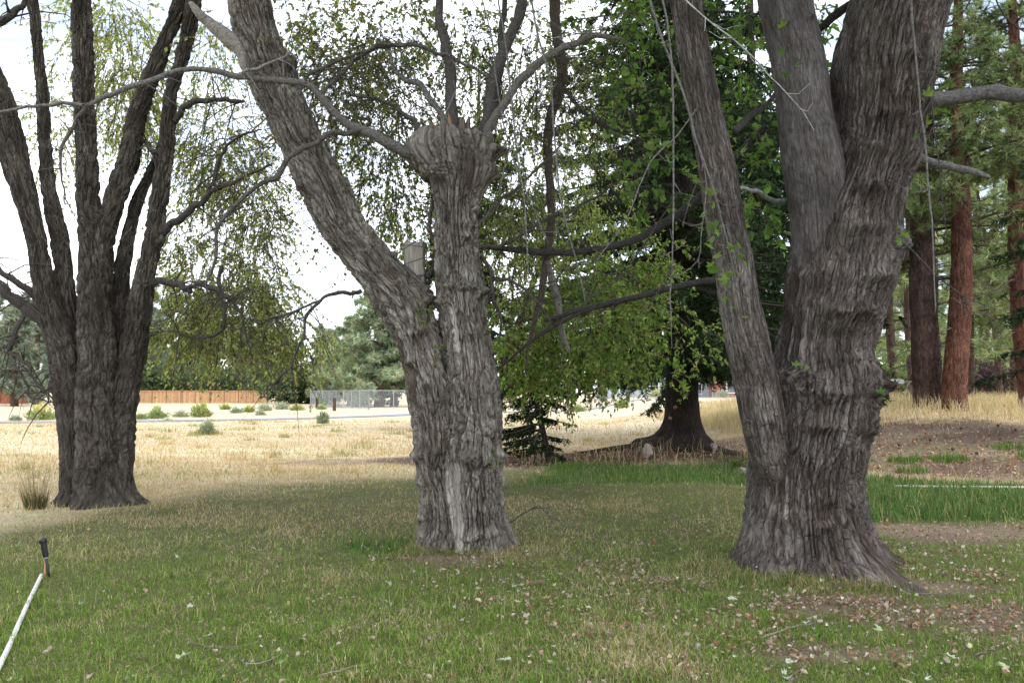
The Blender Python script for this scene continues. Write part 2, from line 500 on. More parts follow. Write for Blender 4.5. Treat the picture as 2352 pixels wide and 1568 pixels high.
def build_ground():
    ys = np.concatenate([np.arange(-30, 3.5, 1.5), np.arange(3.5, 12, 0.17), np.arange(12, 24, 0.24), np.arange(24, 60, 0.9),
                         np.arange(60, 200, 6), np.geomspace(200, 4000, 18)])
    xh = np.concatenate([np.arange(0, 9, 0.18), np.arange(9, 24, 0.4), np.arange(24, 80, 3.0), np.geomspace(80, 3500, 18)])
    xs = np.concatenate([-xh[:0:-1], xh])
    X, Y = np.meshgrid(xs, ys)
    Z = ground_z(X, Y)
    Z = np.where(np.abs(X) + Y > 90, Z * np.clip(1 - (np.abs(X) + Y - 90) / 120, 0, 1), Z)
    straw, dirt, lush, na, nb, nc = zones(X, Y)
    soil = np.array([0.115, 0.112, 0.055])
    strawc = np.array([0.55, 0.435, 0.285])
    pale = np.array([0.64, 0.545, 0.395])
    dirtc = np.array([0.135, 0.098, 0.078])
    lushc = np.array([0.06, 0.11, 0.03])
    greenish = np.array([0.36, 0.38, 0.2])
    col = np.ones(X.shape + (3,)) * soil
    k = smooth(-0.5, 0.5, n2(X, Y * 3.2, 9.0, 21))[..., None]
    sc = strawc * (1 - k) + pale * k
    g = (smooth(0.25, 0.6, n2(X, Y * 4.0, 7.0, 23)) * 0.55)[..., None]
    sc = sc * (1 - g) + greenish * g
    col = col * (1 - straw[..., None]) + sc * straw[..., None]
    col = col * (1 - lush[..., None]) + lushc * lush[..., None]
    dk = smooth(-.35, .55, n2(X, Y, 1.1, 25, 4))[..., None]
    dc = dirtc * (1 - dk) + np.array([0.25, 0.19, 0.14]) * dk
    dg = (.45 * smooth(.15, .6, n2(X, Y, 1.7, 27, 3)))[..., None]
    dc = dc * (1 - dg) + np.array([0.17, 0.18, 0.085]) * dg
    duff = smooth(-.1, .5, 1 - ((X - 2.4) / 5.8) ** 2 - ((Y - 19.4) / 2.3) ** 2)[..., None]
    dc = dc * (1 - duff) + np.array([0.10, 0.063, 0.048]) * duff
    col = col * (1 - dirt[..., None]) + dc * dirt[..., None]
    ny, nx = X.shape
    idx = np.arange(ny * nx).reshape(ny, nx)
    q = np.stack([idx[:-1, :-1], idx[:-1, 1:], idx[1:, 1:], idx[1:, :-1]], -1).reshape(-1, 4)
    mb = MB()
    mb.add(np.stack([X, Y, Z], -1).reshape(-1, 3), None, q, col.reshape(-1, 3))
    o = link("ground", mb.mesh("ground", M_GROUND, True))
    tag(o, kind="structure")

build_ground()

# a tarred path with a pale edge crosses the field
def ribbon(name, pts, w, mat, lift, off=0.0):
    P = np.array(pts, float)
    t = np.linspace(0, 1, 90)
    s = np.linspace(0, 1, len(P))
    X = np.interp(t, s, P[:, 0]); Y = np.interp(t, s, P[:, 1])
    ker = np.ones(9) / 9
    Xs = np.convolve(np.pad(X, 4, 'edge'), ker, 'valid'); Ys = np.convolve(np.pad(Y, 4, 'edge'), ker, 'valid')
    d = np.stack([np.gradient(Xs), np.gradient(Ys)], 1); d /= np.linalg.norm(d, axis=1, keepdims=True)
    nrm = np.stack([-d[:, 1], d[:, 0]], 1)
    a = np.stack([Xs, Ys], 1) + nrm * (off + w / 2); b = np.stack([Xs, Ys], 1) + nrm * (off - w / 2)
    V = []
    for k in range(90):
        for p in (a[k], b[k]):
            V.append((p[0], p[1], float(ground_z(np.array([p[0]]), np.array([p[1]]))[0]) + lift))
    q = [(2 * k, 2 * k + 1, 2 * k + 3, 2 * k + 2) for k in range(89)]
    mb = MB(); mb.add(V, None, q)
    return tag(link(name, mb.mesh(name, mat)), kind="structure")

path_pts = [(-70, 41), (-28, 43), (-20, 45), (-14, 48.5), (-9.5, 54), (-6, 61), (-2, 66), (10, 70), (40, 74)]
ribbon("path", path_pts, 2.6, M_ASPHALT, 0.03)
ribbon("path_edge_strip", path_pts, 0.5, M_CONCRETE, 0.05, off=1.6)

# ------------------------------------------------------------------ tubes, branches, leaves
def spline(P, n):
    """Catmull-Rom through the rows of P (any number of columns), n samples"""
    P = np.asarray(P, float)
    seg = np.linalg.norm(np.diff(P[:, :3], axis=0), axis=1)
    s = np.concatenate([[0], np.cumsum(seg)])
    t = np.linspace(0, s[-1], n)
    Q = np.vstack([2 * P[0] - P[1], P, 2 * P[-1] - P[-2]])
    k = np.clip(np.searchsorted(s, t, side='right') - 1, 0, len(P) - 2)
    f = ((t - s[k]) / np.maximum(seg[k], 1e-9))[:, None]
    a, b, c, d = Q[k], Q[k + 1], Q[k + 2], Q[k + 3]
    return 0.5 * (2 * b + (c - a) * f + (2 * a - 5 * b + 4 * c - d) * f ** 2 + (3 * b - a - 3 * c + d) * f ** 3)

def frames(P):
    T = unit(np.gradient(P, axis=0))
    ref = np.array([1.0, 0, 0])
    if abs(T[:, 0]).max() > 0.93:
        ref = np.array([0, 1.0, 0]) if abs(T[:, 1]).max() < 0.9 else np.array([0.3, 0.5, 0.8])
    e1 = unit(ref - T * (T @ ref)[:, None])
    e2 = np.cross(T, e1)
    return T, e1, e2

def tube(mb, P, R, seg=6, col=(0.1, 0.085, 0.07), cap=True):
    P = np.asarray(P, float); R = np.asarray(R, float)
    n = len(P)
    T, e1, e2 = frames(P)
    th = np.arange(seg) * 2 * math.pi / seg
    V = P[:, None] + R[:, None, None] * (np.cos(th)[None, :, None] * e1[:, None] + np.sin(th)[None, :, None] * e2[:, None])
    idx = np.arange(n * seg).reshape(n, seg)
    nxt = np.roll(idx, -1, 1)
    q = np.stack([idx[:-1], nxt[:-1], nxt[1:], idx[1:]], -1).reshape(-1, 4)
    V = V.reshape(-1, 3)
    tris = []
    if cap:
        V = np.vstack([V, P[-1] + T[-1] * R[-1] * 0.6, P[0] - T[0] * R[0] * 0.3])
        for j in range(seg):
            tris.append((idx[-1, j], idx[-1, (j + 1) % seg], n * seg))
            tris.append((idx[0, (j + 1) % seg], idx[0, j], n * seg + 1))
    mb.add(V, tris, q, col)

def tubes(mb, P, R, seg=3, col=(0.1, 0.085, 0.07)):
    """m thin tubes at once: P (m, n, 3), R (m, n)"""
    m, n, _ = P.shape
    T = unit(np.gradient(P, axis=1))
    ref = np.array([0.37, 0.61, 0.7])
    e1 = unit(np.cross(T, ref)); e2 = np.cross(T, e1)
    th = np.arange(seg) * 2 * math.pi / seg
    V = P[:, :, None] + R[:, :, None, None] * (np.cos(th)[:, None] * e1[:, :, None] + np.sin(th)[:, None] * e2[:, :, None])
    idx = np.arange(m * n * seg).reshape(m, n, seg)
    nxt = np.roll(idx, -1, 2)
    q = np.stack([idx[:, :-1], nxt[:, :-1], nxt[:, 1:], idx[:, 1:]], -1).reshape(-1, 4)
    c = np.asarray(col, float)
    if c.ndim == 2:
        c = np.repeat(c, n * seg, axis=0)
    mb.add(V.reshape(-1, 3), None, q, c)

def leaves(mb, B, D, N, L, W, col, fold=0.18):
    """k leaves of two triangles folded on the midrib"""
    k = len(B)
    D = unit(D); S = unit(np.cross(D, N)); N = np.cross(S, D)
    L = np.broadcast_to(np.asarray(L, float), (k,))[:, None]; W = np.broadcast_to(np.asarray(W, float), (k,))[:, None]
    mid = B + D * L * 0.45
    V = np.stack([B, mid + S * W / 2 + N * W * fold, B + D * L - N * L * 0.12, mid - S * W / 2 + N * W * fold], 1)
    i = np.arange(k)[:, None] * 4
    t = np.concatenate([i + np.array([[0, 1, 2]]), i + np.array([[0, 2, 3]])])
    mb.add(V.reshape(-1, 3), t, None, np.repeat(np.asarray(col, F), 4, axis=0))

def needles(mb, B, D, L, W, col):
    """k thin triangles"""
    k = len(B)
    D = unit(D)
    S = unit(np.cross(D, randdir(k)))
    L = np.broadcast_to(np.asarray(L, float), (k,))[:, None]; W = np.broadcast_to(np.asarray(W, float), (k,))[:, None]
    V = np.stack([B - S * W / 2, B + S * W / 2, B + D * L], 1)
    t = np.arange(3 * k).reshape(k, 3)
    mb.add(V.reshape(-1, 3), t, None, np.repeat(np.asarray(col, F), 3, axis=0))

def palette(n, cols, jitter=0.18):
    cols = np.asarray(cols, float)
    c = cols[rng.integers(0, len(cols), n)]
    return np.clip(c * (1 + jitter * rng.normal(size=(n, 1))) * (1 + 0.06 * rng.normal(size=(n, 3))), 0.004, 0.95)

def leafy_twigs(mbT, mbL, P0, D, L, droop, per, leaf_len, cols, twig_r=0.004, twig_col=(0.09, 0.075, 0.06), spread=0.9, ratio=0.5):
    m = len(P0)
    L = np.broadcast_to(np.asarray(L, float), (m,)); droop = np.broadcast_to(np.asarray(droop, float), (m,))
    t = np.linspace(0, 1, 5)
    D = unit(D)
    tk = [0, 2, 4]
    side = randdir(m) * 0.15
    P = P0[:, None] + (D * L[:, None])[:, None] * t[None, :, None] + (side * L[:, None])[:, None] * (t ** 2)[None, :, None]
    P[:, :, 2] -= (droop * L)[:, None] * (t ** 2)[None]
    if mbT is not None:
        tubes(mbT, P[:, tk], twig_r * (1.15 - t[tk])[None] * np.ones((m, 1)) * rng.uniform(0.7, 1.3, (m, 1)), 3, twig_col)
    tl = rng.uniform(0.08, 1.0, (m, per))
    k = np.minimum((tl * 4).astype(int), 3); f = tl * 4 - k
    ii = np.arange(m)[:, None]
    B = P[ii, k] * (1 - f[..., None]) + P[ii, k + 1] * f[..., None]
    tang = P[ii, k + 1] - P[ii, k]
    B = B.reshape(-1, 3); tang = unit(tang.reshape(-1, 3))
    n = len(B)
    Dl = unit(tang * 0.5 + randdir(n) * spread + np.array([0, 0, -0.35]))
    N = unit(randdir(n) * 0.8 + np.array([0, 0, 1.0]))
    ll = leaf_len * rng.uniform(0.6, 1.25, n)
    leaves(mbL, B, Dl, N, ll, ll * ratio, palette(n, cols, .28))

def ellipsoid_pts(c, r, n, hollow=0.0):
    d = randdir(n)
    rad = rng.uniform(hollow ** 3, 1, (n, 1)) ** (1 / 3)
    return np.asarray(c) + d * rad * np.asarray(r), d

# ------------------------------------------------------------------ bark on trunks
def bark_disp(th, s, R, style, seed):
    """height (0..1 plate tops) and plate id on a trunk: th angle, s metres along, R radius"""
    x, y = np.cos(th) * R, np.sin(th) * R
    if style == 'elm':
        a, bz, wa = 1 / 0.062, 1 / 0.46, 0.6
    elif style == 'dark':
        a, bz, wa = 1 / 0.075, 1 / 0.40, 0.55
    elif style == 'maple':
        a, bz, wa = 1 / 0.05, 1 / 0.62, 0.42
    elif style == 'pine':
        a, bz, wa = 1 / 0.11, 1 / 0.34, 0.5
    else:
        a, bz, wa = 1 / 0.034, 1 / 0.5, 0.3
    tw = 0.35 if style == 'maple' else 0.12
    P = np.stack([x * a, y * a, s * bz], 1)
    W = np.stack([x * 5, y * 5, s * 2.2], 1)
    w1, w2 = vnoise(W, seed), vnoise(W + 51, seed + 1)
    P = P + np.stack([w1, w2, 0.6 * vnoise(W * 1.7 + 9, seed + 2)], 1) * wa * 1.6
    P[:, 2] += tw * (th * R * a) * 0.25
    f1, f2, cid = worley(P, seed + 3)
    d = f2 - f1
    ridge = smooth(0.015, 0.21, d)
    if style in ('maple', 'smooth'):
        ridge = ridge * (0.55 + 0.45 * smooth(-0.3, 0.4, vnoise(W * 1.3 + 77, seed + 6)))
    if style in ('elm', 'dark', 'maple'):
        g1, g2, c2 = worley(P * np.array([.8, .8, 3.4]) + 31.7, seed + 5)
        cut = smooth(0.0, 0.22, g2 - g1)
        ridge = ridge * (0.55 + 0.45 * cut) * (0.8 + 0.3 * c2)
    fine = fbm(np.stack([x * 70, y * 70, s * 22], 1), seed + 4, 3)
    return ridge, cid, fine

def trunk(P4, nu, nv, style, depth, seed, bumps=(), flare=None, bare=None, s0=0.0, lump=0.05, jag=0.0):
    """mesh of a trunk along rows (x, y, z, r); bumps are (centre, sigma xyz, height, roughness)"""
    S = spline(P4, nv)
    P, R = S[:, :3], np.maximum(S[:, 3], 0.004)
    T, e1, e2 = frames(P)
    sl = np.concatenate([[0], np.cumsum(np.linalg.norm(np.diff(P, axis=0), axis=1))]) + s0
    th = np.arange(nu) * 2 * math.pi / nu
    th = th - 0.5 * np.cos(th)                     # finer on the side that is looked at
    TH, SS = np.meshgrid(th, sl)
    RR = np.repeat(R[:, None], nu, 1)
    N = np.cos(TH)[..., None] * e1[:, None] + np.sin(TH)[..., None] * e2[:, None]
    base = P[:, None] + N * RR[..., None]
    thf, sf, rf = TH.ravel(), SS.ravel(), RR.ravel()
    rmean = float(np.median(R))
    ridge, cid, fine = bark_disp(thf, sf, np.full_like(thf, rmean), style, seed)
    low = fbm(np.stack([np.cos(thf) * 1.3, np.sin(thf) * 1.3, sf * 1.6], 1), seed + 9, 3)
    disp = low * lump * rf
    bark = depth * (ridge - 0.6) * (0.7 + 0.6 * cid) + depth * 0.18 * fine + depth * 0.3 * (ridge > 0.5) * (cid - 0.5)
    bp = base.reshape(-1, 3)
    bmask = np.zeros(len(bp))
    if bare:
        for poly, wid in bare:
            poly = np.asarray(poly)
            for a, b in zip(poly[:-1], poly[1:]):
                ab = b - a
                t = np.clip(((bp - a) @ ab) / (ab @ ab), 0, 1)
                dist = np.linalg.norm((bp - a - t[:, None] * ab) * np.array([1, 0.35, 1]), axis=1)
                bmask = np.maximum(bmask, smooth(wid, wid * 0.75, dist + 0.014 * fbm(bp * 22, 3, 2)))
    bark = bark * (1 - 0.92 * bmask) - 0.012 * bmask
    rough = fbm(bp * np.array([26, 26, 26]), seed + 20, 3)
    rough2 = fbm(bp * np.array([60, 60, 60]), seed + 21, 2)
    mid = fbm(bp * np.array([10, 10, 10]), seed + 22, 2)
    disp = disp + bark
    for c, sg, h, ro in bumps:
        g = np.exp(-np.sum(((bp - np.asarray(c)) / np.asarray(sg)) ** 2, axis=1))
        lumpy = 2.2 * np.abs(mid) + 0.9 * np.abs(rough) + 0.7 * rough2
        disp = disp + 1.1 * h * g * ((1 - .45 * min(ro, 1)) + .85 * ro * lumpy) - bark * g * 0.35 * ro
    if flare is not None:
        zz = bp[:, 2]
        disp = disp + flare(thf, zz, rough)
    V = base + N * disp.reshape(TH.shape)[..., None]
    if jag:                                             # ragged sawn and rotted top
        jj = fbm(np.stack([np.cos(th) * 2.2, np.sin(th) * 2.2, np.full(nu, 4.0)], 1), seed + 30, 3)
        for r_, w_ in ((-1, 1.0), (-2, .8), (-3, .6), (-4, .45), (-5, .3), (-6, .15)):
            V[r_, :, 2] += jag * w_ * jj * 1.6
    n = nv
    idx = np.arange(n * nu).reshape(n, nu); nxt = np.roll(idx, -1, 1)
    q = np.stack([idx[:-1], nxt[:-1], nxt[1:], idx[1:]], -1).reshape(-1, 4)
    Vf = np.vstack([V.reshape(-1, 3), P[-1] + T[-1] * (R[-1] * 0.05 - jag * 1.5)])
    tr = np.stack([idx[-1], nxt[-1], np.full(nu, n * nu)], 1)
    mb = MB()
    mb.add(Vf, tr, q)
    mb.uv.append(np.vstack([np.stack([np.cos(thf) * rmean, np.sin(thf) * rmean, sf], 1), [[0, 0, sl[-1]]]]))
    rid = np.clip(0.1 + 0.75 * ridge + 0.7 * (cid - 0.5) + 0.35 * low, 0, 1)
    return mb, {"ridge": np.append(rid, 0.4), "bare": np.append(bmask, 0.0)}

def edges(rows, under=None):
    """rows (y, left, right, depth) in pixels to path rows (x, y, z, r), tilt taken into account"""
    out = []
    for k, (y, l, r, Y) in enumerate(rows):
        a, b = rows[max(k - 1, 0)], rows[min(k + 1, len(rows) - 1)]
        dx = ((b[1] + b[2]) - (a[1] + a[2])) / 2; dy = (b[0] - a[0])
        ct = abs(dy) / math.hypot(dx, dy)
        c = px((l + r) / 2, y, Y)
        out.append((*c, (r - l) / 2 * Y / FPX * ct * 1.02))
    return np.array(out)

def branch_px(pts, seg=8, n=None, col=(0.1, 0.085, 0.07), wob=0.0, mb=None, cap=True):
    """a limb through (x, y, depth, half-width in pixels)"""
    P = np.array([(*px(x, y, Y), w * Y / FPX) for x, y, Y, w in pts])
    n = n or max(8, 5 * len(pts))
    S = spline(P, n)
    if wob:
        S[1:-1, :3] += wob * np.stack([fbm(S[1:-1, :3] * 6 + k * 7, 40 + k, 2) for k in range(3)], 1)
    mb = mb or MB()
    S[:, 3] *= 1 + .22 * fbm(S[:, :3] * 9 + 3.1, 55, 3)
    tube(mb, S[:, :3], np.maximum(S[:, 3], 0.0015), seg, col, cap)
    return mb, S

# ------------------------------------------------------------------ the big maple
def rows_under(P4, z=-0.15, grow=1.0):
    """adds a row below ground under the first row"""
    p = P4[0].copy(); p[2] = z; p[3] *= grow
    return np.vstack([p, P4])

def on(x, y, Y, r):
    return px(x, y, Y - r)

def maple():
    root = thing("maple_tree", (MPX, MPY, 0), "massive grey maple with burled shaggy trunk splitting into three stems", "tree")
    D = 7.5
    main = edges([(1350, 1722, 1992, D), (1280, 1722, 1990, D), (1200, 1722, 1982, D), (1100, 1727, 1976, D), (1045, 1732, 1984, D), (1000, 1738, 1992, D), (950, 1748, 2004, D),
                  (900, 1762, 2008, D), (860, 1776, 2008, D), (800, 1788, 2000, D), (700, 1800, 2030, D), (620, 1812, 2050, D), (560, 1822, 2060, D),
                  (480, 1850, 2074, D), (400, 1888, 2090, D), (335, 1914, 2110, D), (223, 1914, 2131, D), (112, 1926, 2153, D),
                  (0, 1961, 2179, D), (-140, 1990, 2215, D - 0.1), (-420, 2040, 2260, D - 0.2), (-900, 2110, 2280, D - 0.5)])
    main = rows_under(main, -0.2, 1.0)
    def flare(th, z, rough):
        def lobe(t0, w):
            d = (th - t0 + math.pi) % (2 * math.pi) - math.pi
            return np.exp(-(d / w) ** 2)
        zz = np.clip(z, 0, None)
        k = np.exp(-zz / 0.15); k2 = np.exp(-(zz / 0.30) ** 1.3)
        f = 0.05 * k2 + 0.035 * np.sin(th * 5 + 1.3) * np.exp(-(zz / 0.55) ** 1.5)
        f = f + lobe(math.pi, 0.42) * (0.22 * k + 0.06 * k2) + lobe(0.02, 0.22) * (0.36 * k + 0.1 * k2)
        f = f + lobe(-1.05, 0.26) * (0.55 * k + 0.1 * k2) + lobe(-2.2, 0.35) * (0.22 * k + 0.04 * k2) + lobe(1.6, 0.5) * 0.3 * k
        return f * (1 + 0.12 * rough) * np.clip((z + 0.35) / 0.3, 0, 1)
    r = 0.46
    def bp(x, y, sx, sz, h, ro, rr=r):
        return (on(x, y, D, rr), (sx, 0.3, sz * 1.15), h * 1.1, ro)
    bumps = [bp(1835, 870, 0.20, 0.10, 0.085, 1.0), bp(1900, 905, 0.24, 0.05, 0.05, 1.0), bp(1990, 880, 0.14, 0.14, 0.09, 1.0, 0.2),
             bp(1880, 978, 0.22, 0.045, 0.05, 1.1), bp(1985, 975, 0.10, 0.12, 0.05, 1.0, 0.3), bp(1975, 715, 0.26, 0.055, 0.06, 1.0),
             bp(1880, 690, 0.22, 0.05, 0.03, 0.8), bp(1990, 640, 0.2, 0.05, 0.035, 0.8, 0.3), bp(1850, 625, 0.25, 0.04, 0.03, 0.8),
             bp(1930, 820, 0.3, 0.03, 0.02, 0.6), bp(2000, 430, 0.11, 0.07, 0.075, 1.0), bp(2010, 335, 0.13, 0.05, 0.07, 0.9), bp(1985, 520, 0.2, 0.035, 0.03, 1.0), bp(1955, 560, 0.05, 0.12, -0.05, 0.3), bp(2030, 250, 0.16, 0.04, 0.035, 1.0), bp(2090, 120, 0.12, 0.05, 0.04, 1.0), bp(1950, 470, 0.06, 0.10, 0.05, 1.1),
             bp(2045, 170, 0.2, 0.05, 0.03, 0.7), bp(2055, 560, 0.1, 0.1, 0.05, 0.8, 0.2), bp(1905, 1150, 0.03, 0.03, 0.03, 1.0), bp(1892, 1205, 0.04, 0.03, 0.035, 1.0),
             bp(1920, 770, 0.3, 0.06, -0.04, 0.2), bp(1900, 850, 0.3, 0.04, -0.02, 0.2)]
    mb, at = trunk(main, 250, 440, 'maple', 0.034, 101, bumps, flare, lump=0.07)
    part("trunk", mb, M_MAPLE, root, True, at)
    left = edges([(1260, 1795, 1860, 7.6), (1180, 1765, 1848, 7.46), (1110, 1742, 1836, 7.36), (1050, 1725, 1822, 7.29), (1000, 1711, 1812, 7.25), (930, 1697, 1798, 7.21), (880, 1688, 1789, 7.2), (800, 1672, 1770, 7.2), (700, 1655, 1747, 7.2), (600, 1640, 1730, 7.2),
                  (500, 1622, 1707, 7.2), (400, 1607, 1692, 7.2), (300, 1590, 1668, 7.2), (200, 1570, 1647, 7.2), (100, 1554, 1626, 7.2),
                  (0, 1537, 1610, 7.2), (-300, 1480, 1545, 7.1), (-800, 1380, 1430, 6.9)])
    mb, at = trunk(left, 120, 300, 'smooth', 0.0065, 131, [(on(1665, 200, 7.2, .1), (.04, .1, .03), .02, 1), (on(1700, 470, 7.2, .1), (.05, .1, .04), .02, 1)], lump=0.05)
    part("stem", mb, M_MAPLE, root, True, at)
    mid = edges([(760, 1830, 1950, 7.5), (640, 1826, 1950, 7.42), (560, 1823, 1950, 7.4), (450, 1812, 1945, 7.4), (345, 1795, 1930, 7.4), (250, 1785, 1910, 7.45), (162, 1776, 1896, 7.5), (80, 1760, 1878, 7.5),
                 (0, 1742, 1861, 7.5), (-300, 1690, 1800, 7.6), (-800, 1640, 1730, 7.9)])
    mb, at = trunk(mid, 140, 260, 'smooth', 0.009, 151, [(on(1800, 50, 7.5, .2), (.07, .2, .04), .03, 1), (on(1860, 40, 7.5, .2), (.05, .2, .03), .03, 1),
                   (on(1830, 290, 7.4, .2), (.2, .2, .025), .02, .8), (on(1900, 285, 7.4, .2), (.06, .2, .03), .03, .8)], lump=0.05)
    part("stem", mb, M_MAPLE_SMOOTH, root, True, at)
    # pale knobs where two shoots were cut
    for x, y in ((1975, 962), (1966, 985)):
        c = px(x, y, D - 0.34)
        mb = MB()
        d = np.array([0.45, -0.75, 0.1])
        P = np.array([c + d * t for t in (-0.06, 0.0, 0.04, 0.055)])
        tube(mb, P, [0.03, 0.036, 0.03, 0.012], 12, (0.33, 0.22, 0.18))
        part("knob", mb, M_STUB, root, True)
    # limbs
    gl = (0.15, 0.14, 0.135)
    specs = [([(2105, 235, 7.5, 20), (2160, 228, 7.45, 19), (2220, 222, 7.4, 17), (2280, 212, 7.3, 17), (2360, 220, 7.1, 17), (2560, 190, 6.8, 14), (2800, 60, 6.5, 9)], gl, 12),
             ([(2070, 350, 7.5, 13), (2105, 362, 7.4, 11), (2180, 386, 7.3, 9), (2235, 396, 7.2, 8), (2272, 407, 7.2, 5)], gl, 10),
             ([(2040, 20, 7.8, 14), (1960, 10, 7.9, 12), (1890, 60, 8.1, 9), (1840, 110, 8.4, 6)], (0.05, 0.045, 0.04), 8),
             ([(1700, 432, 7.3, 4), (1735, 440, 7.6, 5), (1770, 460, 7.8, 5.5), (1800, 462, 7.9, 5)], (0.33, 0.33, 0.32), 8),
             ([(1690, 300, 7.5, 9), (1720, 270, 7.8, 8), (1770, 230, 8.2, 6), (1830, 160, 8.6, 4)], (0.06, 0.055, 0.05), 8)]
    for pts, col, sg in specs:
        mb, S = branch_px(pts, sg, 30, col, 0.02)
        part("limb", mb, M_TWIG, root, True)
    # the low broken limb that reaches left behind the elm
    mb, S = branch_px([(1720, 640, 8.2, 8), (1640, 643, 8.6, 8), (1550, 660, 8.9, 7.5), (1420, 692, 9.1, 7), (1330, 715, 9.2, 6), (1250, 736, 9.2, 4.5)], 8, 34, (0.055, 0.05, 0.048), 0.02)
    part("limb", mb, M_TWIG, root, True)
    mb, S = branch_px([(1405, 695, 9.1, 3.5), (1330, 722, 9.15, 4), (1262, 756, 9.2, 5), (1205, 795, 9.2, 4), (1134, 858, 9.25, 2.5)], 7, 26, (0.06, 0.05, 0.042), 0.015)
    part("broken_limb", mb, M_TWIG, root, True)
    mb, S = branch_px([(1760, 290, 8.4, 9), (1640, 420, 8.8, 10), (1560, 490, 9.0, 10), (1470, 545, 9.1, 9), (1420, 563, 9.1, 8.5), (1350, 574, 9.2, 8), (1280, 580, 9.2, 8), (1180, 575, 9.2, 7), (1105, 566, 9.2, 5)], 8, 44, (0.055, 0.05, 0.047), 0.015)
    part("limb", mb, M_TWIG, root, True)
    # limbs above the picture that carry the crown and the hanging shoots
    up = [((MPX + 0.6, MPY - 0.1, 6.6), (MPX + 3.2, MPY - 1.2, 8.6)), ((MPX + 0.9, MPY - 0.2, 7.4), (MPX + 2.0, MPY + 2.6, 10.0)), ((0.95, 7.0, 6.6), (-0.8, 6.6, 6.9)),
          ((0.95, 7.0, 6.6), (0.2, 9.8, 7.6)), ((2.3, 7.6, 6.8), (1.4, 9.4, 8.8)), ((2.1, 7.8, 8.0), (3.0, 5.2, 9.6)), ((MPX + 0.5, MPY - 0.2, 6.2), (2.6, 4.9, 7.6)), ((0.7, 6.9, 7.6), (-1.2, 8.8, 9.0)), ((MPX + 0.7, MPY, 6.4), (4.6, 6.2, 6.7))]
    for a, b in up:
        a, b = np.array(a), np.array(b)
        t = np.linspace(0, 1, 14)[:, None]
        P = a + (b - a) * t + np.array([0, 0, 0.5]) * (t * (1 - t)) + 0.05 * randdir(14) * (t > 0.05)
        mb = MB(); tube(mb, P, np.linspace(0.085, 0.025, 14), 8, gl)
        part("limb", mb, M_TWIG, root, True)
    # long bare hanging shoots, one by one
    pale, drk = (0.155, 0.147, 0.138), (0.07, 0.062, 0.056)
    hang = [([(1478, -60, 6.4, 6), (1510, 60, 6.4, 6), (1545, 150, 6.4, 6), (1580, 250, 6.4, 5.5), (1602, 330, 6.4, 5), (1640, 440, 6.4, 4), (1668, 545, 6.4, 3), (1690, 640, 6.4, 2)], pale),
            ([(1512, -60, 6.2, 5), (1535, 70, 6.2, 4.5), (1545, 190, 6.2, 4.5), (1547, 350, 6.2, 4), (1546, 520, 6.2, 3.5), (1540, 700, 6.2, 3), (1543, 800, 6.2, 2)], pale),
            ([(1600, 250, 6.4, 3), (1555, 310, 6.4, 3), (1490, 380, 6.4, 3.2), (1440, 500, 6.4, 2.8), (1370, 600, 6.4, 2)], pale),
            ([(1602, 330, 6.4, 3), (1622, 420, 6.4, 3), (1612, 520, 6.4, 2.5), (1600, 600, 6.4, 2), (1540, 640, 6.4, 1.5)], pale),
            ([(2088, -60, 5.9, 5), (2100, 100, 5.9, 5), (2112, 220, 5.9, 5), (2130, 380, 5.9, 4.5), (2140, 510, 5.9, 4), (2146, 640, 5.9, 3.5), (2148, 720, 5.9, 2.5)], pale),
            ([(1545, -30, 6.0, 3.5), (1600, 25, 6.0, 3.8), (1690, 95, 6.0, 3.6), (1760, 165, 6.0, 3), (1830, 240, 6.0, 2.2), (1870, 300, 6.0, 1.5)], (0.4, 0.41, 0.39)),
            ([(1215, -40, 6.6, 4.5), (1235, 80, 6.6, 4.5), (1262, 180, 6.6, 4), (1275, 330, 6.6, 4), (1290, 470, 6.6, 3.5), (1330, 620, 6.6, 2.8), (1345, 700, 6.6, 2)], pale),
            ([(1138, -40, 6.7, 4), (1160, 90, 6.7, 4.2), (1172, 200, 6.7, 4), (1185, 330, 6.7, 3.5), (1205, 470, 6.7, 3), (1215, 640, 6.7, 2.5)], pale),
            ([(1100, -30, 6.8, 3), (1130, 90, 6.8, 3), (1142, 200, 6.8, 3), (1165, 320, 6.8, 3), (1200, 420, 6.8, 2.6), (1260, 560, 6.8, 2)], pale),
            ([(1262, 180, 6.6, 3), (1215, 270, 6.6, 3), (1170, 350, 6.6, 2.6), (1145, 440, 6.6, 2)], pale),
            ([(1440, 20, 6.3, 3), (1400, 60, 6.3, 3), (1330, 78, 6.3, 2.6), (1250, 90, 6.3, 2)], (0.2, 0.19, 0.18)),
            ([(2060, 545, 7.0, 4), (2100, 580, 7.0, 3.5), (2160, 640, 7.0, 3.2), (2230, 690, 7.0, 2.6), (2300, 712, 7.0, 1.5)], drk),
            ([(2100, 150, 7.3, 4), (2135, 220, 7.2, 4), (2150, 330, 7.2, 3.5), (2165, 450, 7.2, 3), (2175, 560, 7.2, 2)], drk),
            ([(2270, -40, 6.8, 4), (2310, 40, 6.8, 4), (2360, 80, 6.8, 3.5)], drk),
            ([(1560, 440, 7.6, 3), (1480, 560, 7.6, 3), (1420, 640, 7.6, 2.4), (1340, 690, 7.6, 2)], drk), ([(1850, -40, 7.0, 2.4), (1845, 60, 7, 2.4), (1838, 170, 7, 2)], drk),
            ([(1545, 600, 6.2, 2.2), (1500, 690, 6.2, 2.2), (1440, 760, 6.2, 1.6)], drk), ([(1130, 0, 7, 2), (1050, 200, 7, 2.2), (990, 330, 7, 1.6)], (0.2, 0.19, 0.18))]
